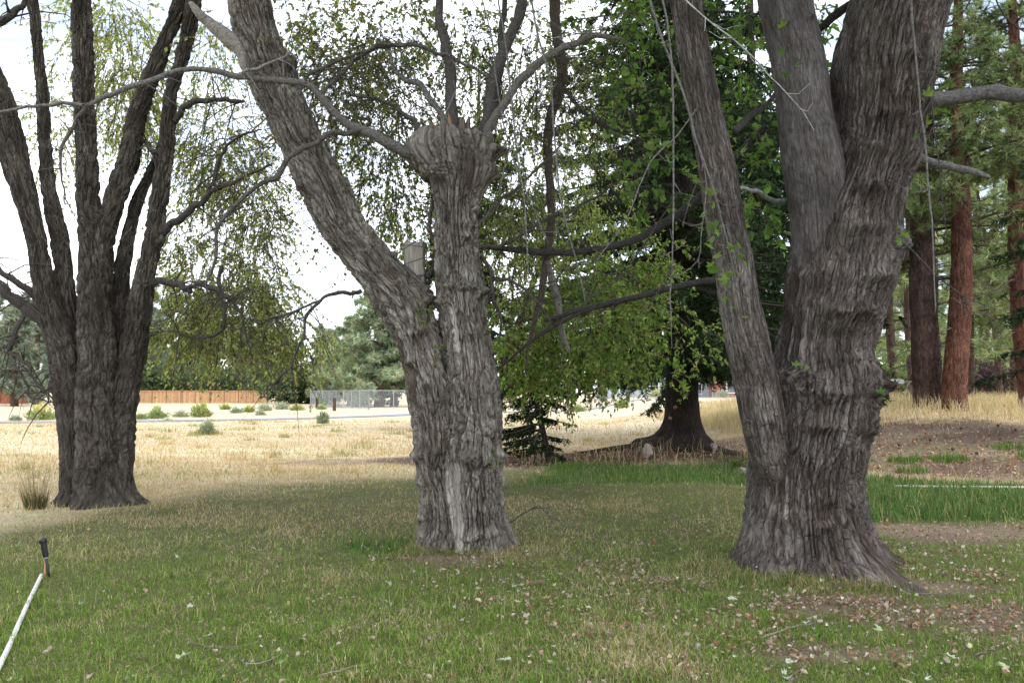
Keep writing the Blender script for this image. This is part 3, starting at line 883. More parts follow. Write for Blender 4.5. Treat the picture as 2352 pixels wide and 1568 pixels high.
    for pts, col in hang:
        mb, S = branch_px([(a, b, c, w * .52) for a, b, c, w in pts], 6, 40, col, 0.008)
        k = rng.integers(4, 38, 9)
        for j in k:                                     # short side spurs
            p = S[j, :3]
            d = randdir(1)[0] * np.array([1, 0.6, 0.7]); L = rng.uniform(0.05, 0.28)
            Q = np.array([p, p + d * L * 0.5 + np.array([0, 0, -0.1 * L]), p + d * L + np.array([0, 0, 0.15 * L])])
            tube(mb, Q, [0.004, 0.003, 0.0015], 4, col)
        part("hanging_shoot", mb, M_TWIG, root, True)
    # dead limb hanging by the elm
    mb, S = branch_px([(1262, -120, 9.4, 12), (1272, 0, 9.4, 13), (1280, 100, 9.4, 12), (1291, 175, 9.4, 13), (1266, 265, 9.4, 12), (1258, 350, 9.4, 11), (1266, 450, 9.4, 10), (1262, 550, 9.4, 9), (1254, 605, 9.4, 8), (1240, 690, 9.4, 7), (1215, 790, 9.4, 4), (1210, 860, 9.4, 2)], 10, 60, (0.10, 0.075, 0.06), 0.03)
    branch_px([(1256, 600, 9.4, 7), (1272, 650, 9.4, 8), (1282, 700, 9.4, 8), (1290, 760, 9.4, 7), (1306, 808, 9.4, 4)], 9, 26, (0.2, 0.18, 0.165), 0.02, mb)
    branch_px([(1288, 190, 9.4, 5), (1330, 245, 9.3, 5), (1390, 290, 9.2, 4), (1470, 320, 9.1, 3)], 6, 20, (0.08, 0.065, 0.055), 0.02, mb)
    part("dead_limb", mb, M_TWIG, root, True)
    # crown above the picture
    mbL, mbT = MB(), MB()
    for c, r_, n in (((3.2, 7.4, 10.4), (5.2, 4.6, 3.0), 1700), ((0.6, 6.8, 8.6), (3.0, 2.8, 1.5), 500), ((4.6, 5.0, 8.6), (3.2, 3.0, 1.6), 500), ((1.8, 2.5, 8.6), (4.0, 3.0, 1.6), 250)):
        p, d = ellipsoid_pts(c, r_, n, 0.25)
        leafy_twigs(None, mbL, p, d * 0.7 + np.array([0, 0, -0.3]), rng.uniform(0.4, 0.9, n), 0.3, 14, 0.13, [(0.06, 0.115, 0.018), (0.085, 0.15, 0.025), (0.05, 0.09, 0.015)], ratio=0.85)
    part("crown", mbL, M_LEAF, root, kind="stuff")
    # lobed leaves that can be picked apart in the picture
    lobes = [(0, 0.0), (12, 0.28), (30, 0.62), (38, 0.55), (52, 0.80), (64, 0.46), (78, 0.62), (90, 1.0), (102, 0.62), (116, 0.46), (128, 0.80), (142, 0.55), (150, 0.62), (168, 0.28)]
    shapes = []
    greens = [(0.13, 0.225, 0.045), (0.16, 0.26, 0.055), (0.10, 0.185, 0.04), (0.2, 0.285, 0.075)]
    for k in range(4):
        ang = np.radians([a for a, _ in lobes]); rad = np.array([b for _, b in lobes]) * (1 + 0.08 * rng.normal(size=len(lobes)))
        V = np.stack([np.cos(ang) * rad, np.sin(ang) * rad, -0.22 * np.abs(np.cos(ang) * rad) - 0.18 * (np.sin(ang) * rad) ** 2], 1)
        V = np.vstack([V, [[0, 0.3, 0.03]], [[-0.012, 0, 0]], [[0.012, 0, 0]], [[0.01, -0.7, -0.05]]])
        n = len(lobes)
        t = [(n, i, (i + 1) % n) for i in range(n)] + [(n + 1, n + 2, n + 3)]
        mb = MB(); mb.add(V * 0.072, t, None, np.array(greens[k]))
        shapes.append(mb.mesh("leaf", M_LEAF))
    spots = [(1445, 60, 7.9, 75, 60, 34), (1470, 170, 7.9, 60, 60, 26), (1440, 270, 7.9, 60, 55, 26), (1500, 330, 7.9, 45, 50, 24), (1460, 400, 7.8, 50, 40, 18),
             (1720, 70, 8.3, 60, 70, 34), (1700, 200, 8.3, 50, 60, 24), (1735, 330, 8.2, 50, 60, 22), (1730, 450, 8.1, 45, 60, 20), (1640, 540, 6.6, 20, 60, 12), (1690, 640, 6.6, 40, 70, 14),
             (1600, 450, 6.6, 40, 60, 14), (2140, 245, 7.1, 45, 35, 9), (2068, 545, 6.95, 22, 18, 6), (1845, 850, 6.9, 22, 12, 4), (1900, 60, 8.0, 40, 60, 10), (2030, 905, 7.1, 10, 10, 3), (1545, 880, 9.5, 40, 30, 8), (1650, 730, 8.0, 30, 40, 8), (1800, 130, 7.0, 30, 60, 6)]
    for cx, cy, Y, sx, sy, n in spots:
        hub = px(cx, cy - sy * 0.5, Y + 0.1)
        for i in range(n):
            p = px(cx + rng.normal() * sx * 0.55, cy + rng.normal() * sy * 0.6, Y + rng.normal() * 0.18)
            o = link("leaf", shapes[rng.integers(0, 4)], root, p - np.array(root.location))
            s = rng.uniform(0.75, 1.5)
            o.scale = (s, s, s)
            o.rotation_euler = (rng.normal() * 0.5 + 0.5, rng.normal() * 0.5, rng.uniform(0, 6.28))
            if i % 3 == 0:
                tw = MB()
                tube(tw, np.array([hub, (hub + p) / 2 + [0, 0, 0.03], p + [0, 0, 0.01]]), [0.004, 0.003, 0.002], 4, (0.12, 0.1, 0.08))
                part("leaf_twig", tw, M_TWIG, root)
    # smaller distant leaves of the same crown, further back
    mbL = MB(); mbT = MB()
    for cx, cy, Y, sx, sy, n in ((1700, 150, 9.2, 110, 150, 80), (1450, 180, 9.0, 90, 170, 60), (1720, 420, 9.0, 60, 130, 60), (1860, 150, 9.2, 60, 140, 60), (1400, 80, 9.2, 80, 90, 60), (1490, 400, 9.2, 60, 80, 40)):
        c = px(cx, cy, Y); k = Y / FPX
        p, d = ellipsoid_pts(c, (sx * k, 0.4, sy * k), n)
        leafy_twigs(mbT, mbL, p[::2], (d + np.array([0, 0, -0.4]))[::2], rng.uniform(0.2, 0.45, len(p[::2])), 0.3, 8, 0.09, [(0.12, 0.21, 0.05), (0.15, 0.25, 0.06), (0.09, 0.165, 0.04)], ratio=0.8)
    part("inner_foliage", mbL, M_LEAF, root, kind="stuff")
    part("inner_twigs", mbT, M_TWIG, root, kind="stuff")

maple()

# ------------------------------------------------------------------ the elm with two stems
def elm():
    root = thing("elm_tree", (ELX, ELY, 0), "pale grey elm with one leaning stem and one pollarded stem", "tree")
    D = 8.6
    ln = edges([(1300, 962, 1070, D), (1235, 964, 1075, D), (1180, 969, 1072, D), (1112, 965, 1062, D), (1031, 953, 1055, D), (970, 947, 1050, D), (889, 934, 1043, D), (808, 917, 1022, D),
                (747, 889, 1005, D), (686, 850, 985, D), (625, 808, 938, D), (570, 764, 890, D), (527, 737, 848, D), (437, 689, 806, D), (344, 648, 751, D),
                (267, 612, 716, D), (199, 576, 688, D), (113, 546, 650, D), (0, 525, 617, D), (-200, 490, 575, D), (-600, 420, 480, D)])
    ln = rows_under(ln, -0.15)
    def flare(th, z, rough):
        zz = np.clip(z, 0, None)
        return (0.085 * np.exp(-zz / 0.13) + 0.04 * np.sin(th * 3 + 1) * np.exp(-zz / 0.18)) * (1 + 0.4 * rough)
    r = 0.24
    def bp(x, y, s, h, ro=1.0, sz=None, rr=r):
        return (on(x, y, D, rr), (s, 0.2, sz or s), h, ro)
    bumps = [bp(968, 650, 0.075, 0.10, 1.0, 0.12), bp(975, 690, 0.07, 0.07, 1.0, 0.09, .15), bp(915, 645, 0.05, 0.05), bp(960, 765, 0.07, 0.06, 1.0, 0.055), bp(945, 828, 0.07, 0.055, 1.0, 0.05), bp(977, 885, 0.05, 0.045),
             bp(962, 1045, 0.055, 0.05, 1, .07, .1), bp(1005, 1035, 0.05, 0.045), bp(962, 1105, 0.05, 0.035, 1, .06, .1), bp(970, 1185, 0.05, 0.03, 1, .07, .1), bp(700, 430, 0.05, 0.05, 1, .06, .1), bp(655, 150, 0.08, 0.05, 1, .12, .1), bp(610, 95, .08, .03, .8), bp(665, 120, .06, .04, 1, .1, .05)]
    strip = [px(1042, 1078, D - .2), px(1040, 1120, D - .2), px(1050, 1190, D - .22), px(1063, 1275, D - .22)]
    bare = [([*strip[:2]], 0.085), (strip[1:], 0.075)]
    mb, at = trunk(ln, 170, 480, 'elm', 0.037, 201, bumps, flare, bare, lump=0.06)
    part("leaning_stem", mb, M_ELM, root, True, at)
    rt = edges([(1300, 1048, 1160, D), (1240, 1046, 1165, D), (1180, 1044, 1155, D), (1100, 1040, 1152, D), (1048, 1036, 1152, D), (950, 1036, 1150, D), (880, 1030, 1142, D), (800, 1022, 1129, D), (750, 1015, 1121, D),
                (700, 1008, 1116, D), (660, 1003, 1112, D), (600, 1002, 1103, D), (550, 1001, 1098, D), (500, 1001, 1096, D), (450, 995, 1105, D), (415, 980, 1126, D), (380, 954, 1138, D), (350, 936, 1138, D), (330, 940, 1128, D), (322, 958, 1110, D)])
    rt[:, 1] -= 0.06
    rt = rows_under(rt, -0.15)
    bumps = [bp(1060, 660, 0.16, 0.055, 1, .045), bp(1015, 688, 0.06, 0.05, 1, .05), bp(1105, 675, 0.07, 0.06, 1, .06, .1), bp(1068, 512, .06, .045, 1, .04), bp(1070, 545, .05, .045, 1, .04), bp(1085, 520, .04, .03),
             bp(1085, 1048, .10, .075, 1, .07), bp(1152, 1050, .05, .04, 1, .06, .05), bp(1058, 985, .03, .03), bp(1062, 965, .025, .025), bp(1025, 405, .08, .11, 1, .08), bp(1035, 385, .10, .09, 1, .07), bp(1120, 395, .06, .07, 1, .08, .05),
             bp(1075, 770, .05, .04, 1, .05), bp(955, 350, .09, .11, .9, .07, .05), bp(1128, 350, .07, .10, 1, .07, .05), bp(1090, 1225, .12, .05, .8, .05)]
    bare = [([px(1040, 705, D - .2), px(1047, 750, D - .22), px(1052, 800, D - .22)], 0.042), ([px(1042, 1078, D - .2), px(1040, 1120, D - .2)], 0.085), ([px(1040, 1120, D - .2), px(1050, 1190, D - .22), px(1063, 1275, D - .22)], 0.075),
            ([px(975, 325, D - .25), px(1010, 320, D - .28)], 0.07)]
    mb, at = trunk(rt, 170, 420, 'elm', 0.037, 231, bumps, flare, bare, lump=0.06, jag=0.09)
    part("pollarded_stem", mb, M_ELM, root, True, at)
    # splintered rotten wood round the rim of the pollard head
    for q in range(26):
        a = rng.uniform(math.pi, 2 * math.pi) if q < 19 else rng.uniform(0, math.pi)
        top = rt[-1]
        c = np.array([top[0] + math.cos(a) * top[3] * rng.uniform(.75, 1.0), top[1] + math.sin(a) * top[3] * rng.uniform(.75, 1.0), top[2] - .10])
        m = MB(); hh = rng.uniform(.10, .24)
        lean = np.array([math.cos(a) * .25, math.sin(a) * .25, 1.0]) + .2 * randdir(1)[0]
        P = np.array([c, c + lean * hh * .45, c + lean * hh * .8, c + lean * hh])
        tube(m, P, np.array([.045, .036, .02, .004]) * rng.uniform(.7, 1.5), 6, [(.20, .14, .095), (.16, .125, .10), (.25, .16, .095), (.12, .10, .085)][q % 4])
        part("splinter", m, M_SAWN, root)
    # sawn stub standing in the fork
    c0, c1 = px(953, 665, D + 0.12), px(951, 560, D + 0.12)
    mb = MB()
    n = 22
    th = np.arange(n) * 2 * math.pi / n
    prof = []
    for t in np.linspace(0, 1, 7):
        w = 0.112 * (1 + 0.03 * math.sin(9 * t)) * (1 + .05 * vnoise(np.stack([np.cos(th) * 5, np.sin(th) * 5, np.full(n, t)], 1), 88))
        ring = np.stack([c0[0] + (c1[0] - c0[0]) * t + np.sign(np.cos(th)) * np.abs(np.cos(th)) ** 0.55 * w,
                         c0[1] + np.sign(np.sin(th)) * np.abs(np.sin(th)) ** 0.55 * 0.09,
                         np.full(n, c0[2] + (c1[2] - c0[2]) * t) + (0.012 * np.cos(th + 0.4) + .02 * vnoise(np.stack([np.cos(th) * 3, np.sin(th) * 3, th * 0], 1), 89) if t == 1 else 0)], 1)
        prof.append(ring)
    V = np.concatenate(prof); idx = np.arange(7 * n).reshape(7, n); nx = np.roll(idx, -1, 1)
    q = np.stack([idx[:-1], nx[:-1], nx[1:], idx[1:]], -1).reshape(-1, 4)
    V = np.vstack([V, prof[-1].mean(0)])
    tr = [(idx[-1, i], nx[-1, i], 7 * n) for i in range(n)]
    mb.add(V, tr, q, (0.36, 0.325, 0.275))
    part("sawn_stub", mb, M_SAWN, root)
    # the broken grey limb on the leaning stem
    mb, S = branch_px([(590, 190, D, 20), (560, 130, D - .1, 19), (530, 90, D - .15, 17), (490, 60, D - .2, 14), (450, 30, D - .25, 10), (436, 8, D - .25, 4)], 12, 30, (0.27, 0.245, 0.22), 0.03)
    part("dead_limb", mb, M_TWIG, root, True)
    # sprouts from the pollard head
    b1, b2 = (0.085, 0.076, 0.068), (0.18, 0.168, 0.155)
    sprouts = [([(1048, 345, D - .2, 20), (1043, 300, D - .2, 15), (1036, 240, D - .2, 14), (1030, 150, D - .2, 13), (1014, 60, D - .2, 11), (1008, 0, D - .2, 10), (1000, -150, D - .2, 8), (1000, -400, D, 5)], b1),
               ([(1085, 350, D - .15, 18), (1105, 315, D - .15, 15), (1122, 255, D - .15, 15), (1140, 170, D - .15, 14), (1165, 100, D - .15, 13), (1190, 40, D - .15, 13), (1205, -20, D - .15, 11), (1230, -200, D, 8), (1240, -500, D, 5)], b1),
               ([(1112, 330, D - .25, 13), (1130, 285, D - .3, 11), (1180, 205, D - .35, 10), (1230, 150, D - .4, 10), (1290, 112, D - .4, 9), (1350, 88, D - .45, 8), (1400, 85, D - .5, 6), (1440, 100, D - .5, 3)], (0.15, 0.135, 0.12)),
               ([(1035, 330, D - .1, 9), (1022, 300, D - .1, 8), (1010, 265, D - .1, 7), (985, 225, D - .05, 7), (960, 195, D, 7), (930, 182, D, 6), (905, 160, D, 5), (897, 125, D, 4), (880, 95, D, 3)], b2),
               ([(985, 345, D - .15, 16), (962, 308, D - .2, 9), (948, 278, D - .2, 6), (905, 245, D - .2, 5), (860, 222, D - .2, 4), (800, 212, D - .2, 3)], b1),
               ([(1128, 300, D + .2, 9), (1145, 200, D + .25, 8), (1150, 100, D + .3, 7), (1160, -20, D + .3, 6), (1170, -300, D + .3, 4)], b1),
               ([(965, 350, D - .2, 20), (935, 352, D - .25, 12), (905, 335, D - .3, 12), (870, 312, D - .35, 12), (810, 290, D - .4, 11.5), (770, 262, D - .45, 9.5), (738, 225, D - .5, 8.5), (700, 190, D - .55, 8), (620, 181, D - .6, 7.5), (548, 180, D - .65, 7),
                 (520, 165, D - .7, 6.5), (470, 157, D - .75, 6.2), (420, 164, D - .8, 6), (350, 184, D - .9, 6), (250, 220, D - 1, 5.5), (198, 244, D - 1.05, 4.5), (150, 238, D - 1.1, 4.5), (80, 241, D - 1.15, 4), (0, 258, D - 1.2, 3.5), (-90, 268, D - 1.3, 2)], (0.15, 0.138, 0.126)),
               ([(830, 298, D - .4, 6), (780, 306, D - .42, 6.5), (737, 322, D - .45, 6), (664, 364, D - .5, 6), (636, 405, D - .5, 6), (567, 450, D - .5, 5), (502, 522, D - .5, 4.5), (494, 590, D - .5, 3.5), (476, 650, D - .5, 2.5), (470, 700, D - .5, 1.5)], (0.10, 0.088, 0.078)),
               ([(198, 244, D - 1.05, 4), (170, 285, D - 1.05, 4.5), (142, 340, D - 1.05, 3.5), (138, 400, D - 1.05, 2.5), (150, 470, D - 1, 1.5)], (0.12, 0.1, 0.09)),
               ([(548, 180, D - .65, 4), (565, 160, D - .7, 4), (610, 150, D - .7, 3.5), (650, 135, D - .7, 2.5), (662, 115, D - .7, 1.5)], (0.25, 0.23, 0.215)),
               ([(735, 225, D - .5, 4), (800, 150, D - .5, 4.5), (870, 108, D - .5, 5), (960, 105, D - .5, 5), (1010, 125, D - .45, 4), (1080, 150, D - .4, 3.5), (1120, 180, D - .4, 3)], (0.10, 0.09, 0.08)),
               ([(700, 200, D - .55, 3), (720, 165, D - .6, 4), (800, 125, D - .6, 4), (900, 100, D - .55, 3)], (0.1, 0.09, 0.08)),
               ([(830, 668, D - .1, 5), (780, 672, D - .3, 4.5), (740, 690, D - .4, 4), (705, 735, D - .45, 3.5), (690, 790, D - .45, 3), (650, 860, D - .5, 2.5), (600, 915, D - .5, 1.5)], (0.075, 0.065, 0.058)),
               ([(740, 690, D - .4, 3), (660, 720, D - .5, 2.5), (580, 740, D - .55, 1.5)], (0.075, 0.065, 0.058)),
               ([(1005, 600, D + .1, 10), (980, 640, D + .1, 9), (990, 625, D + .1, 6)], (0.07, 0.06, 0.05)),
               ([(1000, 430, D, 5), (985, 500, D - .05, 4.5), (1000, 560, D - .1, 3), (1010, 600, D - .1, 2)], (0.08, 0.07, 0.06)),
               ([(1098, 590, D, 5), (1125, 620, D - .1, 5), (1130, 680, D - .1, 4.5), (1150, 720, D - .1, 3.5), (1148, 790, D - .1, 2)], (0.075, 0.065, 0.058)),
               ([(1130, 640, D - .1, 4), (1180, 650, D - .2, 3.5), (1230, 690, D - .2, 2.5), (1270, 740, D - .2, 1.5)], (0.075, 0.065, 0.058)),
               ([(1098, 570, D, 5), (1160, 560, D + .3, 4), (1230, 520, D + .5, 4), (1330, 470, D + .6, 3), (1420, 420, D + .6, 2)], (0.09, 0.08, 0.07)),
               ([(1095, 520, D, 4), (1150, 460, D + .3, 4), (1210, 410, D + .4, 3.5), (1290, 330, D + .4, 2)], (0.13, 0.11, 0.09))]
    tips = []
    for pts, col in sprouts:
        mb, S = branch_px(pts, 10, 60, col, 0.035)
        for j in rng.integers(8, 58, 14):
            p = S[j, :3]; d = randdir(1)[0] * np.array([1, 0.6, 0.8]); L = rng.uniform(0.1, 0.6)
            d[2] -= 0.2
            Q = np.array([p, p + d * L * 0.35, p + d * L * 0.7 + np.array([0, 0, -0.06 * L]), p + d * L + np.array([0, 0, -0.22 * L])])
            tube(mb, Q, [0.007, 0.005, 0.0035, 0.0018], 5, np.array(col) * 0.8)
            tips.append(Q[-1])
        part("branch", mb, M_TWIG, root, True)
    # crown: sprays of small leaves with sky between, and the mass above the picture
    mbL, mbT = MB(), MB()
    cols = [(0.31, 0.37, 0.13), (0.35, 0.39, 0.14), (0.25, 0.32, 0.10), (0.39, 0.38, 0.16), (0.23, 0.31, 0.09)]
    browns = cols + [(0.28, 0.19, 0.10), (0.26, 0.21, 0.10)]
    for cx, cy, Y, sx, sy, n, cc in ((690, 60, 9.6, 90, 90, 90, browns), (800, 80, 9.4, 110, 100, 150, browns), (900, 60, 9.4, 100, 80, 120, cols), (800, 220, 9.6, 90, 100, 120, browns), (880, 330, 9.4, 80, 100, 110, cols),
                                     (930, 210, 9.4, 90, 100, 110, cols), (1060, 60, 9.5, 90, 70, 90, cols), (1090, 200, 9.7, 70, 90, 46, cols), (1180, 270, 9.8, 70, 110, 90, cols), (900, 450, 9.6, 80, 80, 90, cols),
                                     (850, 420, 9.8, 70, 90, 60, browns), (1150, 430, 9.9, 60, 90, 70, cols), (960, 500, 10.4, 50, 60, 40, cols), (1230, 380, 10, 60, 110, 80, cols), (740, 150, 9.8, 70, 90, 80, browns), (560, 120, 9.3, 40, 60, 22, browns), (700, 300, 10, 60, 60, 26, browns), (1020, 280, 9.8, 60, 60, 26, cols), (1230, 110, 10.2, 90, 120, 190, cols), (1310, 250, 10.6, 80, 120, 110, cols), (1390, 110, 10.6, 80, 120, 40, cols), (1330, 400, 10.6, 80, 80, 60, cols), (1150, 560, 10.4, 40, 60, 50, cols)):
        c = px(cx, cy, Y); k = Y / FPX
        n = int(n * .62)
        p, d = ellipsoid_pts(c, (sx * k, 0.55, sy * k), n)
        leafy_twigs(mbT, mbL, p, d * 0.6 + np.array([0, 0, -0.35]) + 0.5 * randdir(n), rng.uniform(0.35, 0.95, n), 0.4, 20, 0.056, cc, ratio=0.6, twig_r=0.0045, spread=0.75)
    for c, r_, n in (((-1.2, 9.0, 10.2), (4.0, 3.4, 2.2), 900), ((-3.0, 7.2, 8.3), (2.6, 2.0, 1.0), 400), ((0.4, 9.2, 9.0), (2.2, 1.8, 1.1), 300), ((-5.0, 5.5, 8.8), (3.0, 3.0, 1.6), 220)):
        p, d = ellipsoid_pts(c, r_, n, 0.2)
        leafy_twigs(None, mbL, p, d * 0.7 + np.array([0, 0, -0.3]), rng.uniform(0.4, 0.9, n), 0.3, 16, 0.105, cols)
    part("crown", mbL, M_LEAF, root, kind="stuff")
    # bare dead twigs tangled through the crown
    for cx, cy, Y, sx, sy, n in ((700, 250, 8.9, 160, 130, 260), (850, 200, 8.8, 140, 130, 240), (620, 450, 8.9, 120, 120, 200), (1180, 480, 9.2, 120, 120, 220), (1230, 200, 9.0, 120, 150, 200), (1350, 200, 8.8, 120, 130, 220), (560, 600, 9, 120, 100, 90), (1300, 640, 9.2, 140, 110, 180), (950, 200, 8.9, 120, 150, 150), (1080, 120, 9.0, 90, 120, 90), (1450, 330, 8.9, 100, 140, 110), (900, 420, 9.2, 80, 90, 90)):
        c = px(cx, cy, Y); k = Y / FPX
        p, d = ellipsoid_pts(c, (sx * k, 0.5, sy * k), n)
        n = int(n * .65); p = p[:n]
        L = rng.uniform(0.3, 1.0, n)
        D_ = unit(randdir(n) * np.array([1, 0.5, 0.5]) + np.array([0, 0, -0.35]))
        t = np.linspace(0, 1, 5)
        bend = randdir(n) * 0.25
        P = p[:, None] + (D_ * L[:, None])[:, None] * t[None, :, None] + (bend * L[:, None])[:, None] * (t ** 2)[None, :, None]
        P[:, :, 2] -= (0.25 * L)[:, None] * (t ** 2)[None]
        tubes(mbT, P, (0.0042 * (1.1 - t))[None] * rng.uniform(0.5, 1.3, (n, 1)), 3, (0.075, 0.066, 0.06))
    part("crown_twigs", mbT, M_TWIG, root, kind="stuff")
    # a few green shoots on the bark
    mbL, mbT = MB(), MB()
    for x, y, Y in ((980, 712, 8.3), (1005, 800, 8.3), (1130, 1045, 8.3), (605, 90, 8.35), (960, 725, 8.3)):
        p = px(x, y, Y) + 0.04 * rng.normal(size=(4, 3))
        leafy_twigs(mbT, mbL, p, randdir(4) + np.array([0, -0.6, 0.4]), 0.12, 0.2, 7, 0.04, [(0.12, 0.2, 0.03), (0.15, 0.22, 0.04)])
    part("bark_shoots", mbL, M_LEAF, root, kind="stuff")

elm()

# ------------------------------------------------------------------ the dark many-stemmed tree
def many_stems():
    D = 12.0
    base = px(228, 1150, D)
    root = thing("many_stemmed_tree", (base[0], D, 0), "dark many-stemmed tree fanning out from one thick base beside bunch grass", "tree")
    def fl(th, z, rough):
        zz = np.clip(z, 0, None)
        return (0.15 * np.exp(-zz / 0.13)) * (1 + 0.5 * np.sin(th * 4 + 2)) * (1 + 0.3 * rough)
    stems = [
        ("stem", [(1185, 148, 222, D), (1120, 146, 222, D), (1030, 142, 220, D), (940, 132, 210, D), (860, 121, 195, D), (790, 108, 180, D), (720, 87, 150, D), (632, 70, 124, D), (547, 57, 108, D), (446, 24, 88, D),
                  (385, 2, 76, D), (259, -42, 46, D), (150, -75, 5, D), (-50, -150, -80, D - .2), (-300, -240, -180, D - .5)], 110, 300, 0.02),
        ("stem", [(1185, 160, 235, D + .25), (1000, 158, 232, D + .25), (900, 150, 222, D + .25), (800, 138, 206, D + .25), (720, 128, 184, D + .25), (635, 124, 170, D + .25), (540, 111, 158, D + .25), (440, 92, 132, D + .25), (344, 87, 121, D + .25), (223, 81, 113, D + .25), (121, 75, 101, D + .25), (0, 59, 88, D + .25), (-300, 20, 50, D + .3)], 90, 260, 0.02),
        ("stem", [(1185, 178, 275, D - .18), (1120, 178, 272, D - .18), (1030, 180, 268, D - .18), (930, 180, 264, D - .18), (800, 179, 262, D - .18), (700, 178, 258, D - .18), (635, 177, 254, D - .18), (560, 175, 246, D - .18), (480, 174, 234, D - .15), (405, 172, 230, D - .15), (283, 168, 223, D - .15), (162, 166, 217, D - .15), (0, 162, 211, D - .15), (-300, 158, 198, D - .15)], 130, 340, 0.026),
        ("stem", [(700, 190, 256, D - .05), (620, 200, 262, D - .05), (540, 212, 268, D - .05), (437, 240, 302, D), (364, 266, 326, D), (283, 284, 338, D), (203, 312, 361, D), (142, 337, 386, D), (81, 364, 406, D), (0, 397, 436, D), (-300, 490, 525, D)], 90, 230, 0.02),
        ("stem", [(1100, 255, 305, D + .3), (900, 262, 308, D + .3), (760, 258, 302, D + .3), (635, 258, 300, D + .3), (526, 280, 318, D + .3), (460, 300, 334, D + .3), (410, 326, 352, D + .25), (360, 350, 374, D + .2), (300, 372, 392, D + .2)], 80, 200, 0.018),
        ("stem", [(1190, 232, 312, D), (1119, 228, 302, D), (1030, 228, 299, D), (949, 240, 307, D), (868, 262, 325, D), (747, 285, 345, D), (645, 305, 358, D), (560, 326, 374, D), (445, 344, 390, D), (356, 362, 402, D), (283, 366, 405, D), (203, 378, 414, D), (121, 404, 441, D), (0, 425, 466, D), (-300, 470, 505, D)], 110, 320, 0.022)]
    for k, (nm, rows, nu, nv, dp) in enumerate(stems):
        P4 = edges(rows)
        P4[:, 3] *= np.clip(.80 + .2 * (np.array([r_[0] for r_ in rows]) - 560) / 300, .80, 1.0)
        low = rows[0][0] > 1150
        if low:
            P4 = rows_under(P4, -0.15)
        bumps = []
        if k == 2:
            bumps = [(on(240, 490, D - .2, .25), (.1, .2, .05), .06, .8), (on(215, 860, D - .2, .3), (.06, .2, .1), .03, .2)]
        if k == 5:
            bumps = [(on(362, 545, D, .15), (.12, .2, .1), .05, 1.0), (on(300, 950, D, .2), (.12, .2, .2), .04, .5)]
        bare = None
        mb, at = trunk(P4, int(nu * .78), int(nv * .72), 'dark', dp * 1.6, 300 + 17 * k, bumps, fl if low else None, bare, lump=0.06)
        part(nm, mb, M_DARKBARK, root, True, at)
    dk = (0.065, 0.056, 0.05)
    br = [[(108, 745, D, 17), (92, 733, D - .05, 15), (50, 700, D - .1, 13), (10, 665, D - .2, 12), (-60, 600, D - .3, 10)], [(100, 695, D, 9), (80, 680, D, 8), (40, 650, D - .1, 8), (0, 618, D - .1, 7), (-60, 580, D - .2, 5)],
          [(365, 545, D, 10), (395, 515, D - .1, 9), (440, 478, D - .2, 8), (478, 450, D - .3, 7), (527, 420, D - .4, 5), (580, 398, D - .4, 4), (625, 380, D - .4, 2.5)],
          [(478, 448, D - .3, 5), (490, 405, D - .3, 5), (515, 350, D - .35, 4), (545, 318, D - .4, 3), (600, 298, D - .4, 2)],
          [(352, 650, D, 9), (385, 650, D - .1, 8), (430, 664, D - .2, 8), (440, 672, D - .2, 4)], [(425, 662, D - .2, 7), (445, 655, D - .25, 6), (490, 660, D - .3, 6), (530, 690, D - .4, 5), (560, 740, D - .4, 3), (580, 820, D - .4, 2)],
          [(400, 280, D, 9), (420, 250, D - .05, 8), (455, 232, D - .1, 7), (500, 228, D - .1, 6), (560, 232, D - .1, 4)], [(325, 325, D, 5), (345, 338, D, 6), (372, 352, D, 6)],
          [(52, 728, D - .2, 6), (38, 760, D - .3, 6), (25, 800, D - .3, 5), (20, 815, D - .3, 3)], [(22, 810, D - .3, 4), (60, 830, D - .35, 4), (90, 880, D - .4, 3), (120, 915, D - .4, 1.5)], [(28, 815, D - .3, 3), (60, 870, D - .4, 3), (70, 910, D - .4, 2.5), (130, 930, D - .45, 1)],
          [(-30, 60, 9.0, 11), (10, 40, 9.0, 9), (40, 15, 9.0, 7), (80, -30, 9.0, 5)],
          [(508, 610, D - .5, 5), (505, 660, D - .5, 4.5), (515, 740, D - .5, 4), (490, 770, D - .5, 3), (440, 772, D - .5, 2), (404, 760, D - .5, 1.5)]]
    tw = []
    for pts in br:
        mb, S = branch_px(pts, 9, 44, dk, 0.05)
        for j in rng.integers(8, 43, 11):
            p = S[j, :3]; d = randdir(1)[0]; d[1] *= 0.5; L = rng.uniform(0.2, 0.9)
            Q = np.array([p, p + d * L * 0.4, p + d * L * 0.75 + np.array([0, 0, -0.12 * L]), p + d * L + np.array([0, 0, -0.35 * L])])
            tube(mb, Q, [0.012, 0.009, 0.006, 0.003], 5, dk)
        part("branch", mb, M_TWIG, root, True)
    mbL, mbT = MB(), MB()
    olive = [(0.40, 0.44, 0.16), (0.44, 0.46, 0.18), (0.34, 0.40, 0.13), (0.45, 0.41, 0.20), (0.30, 0.39, 0.11)]
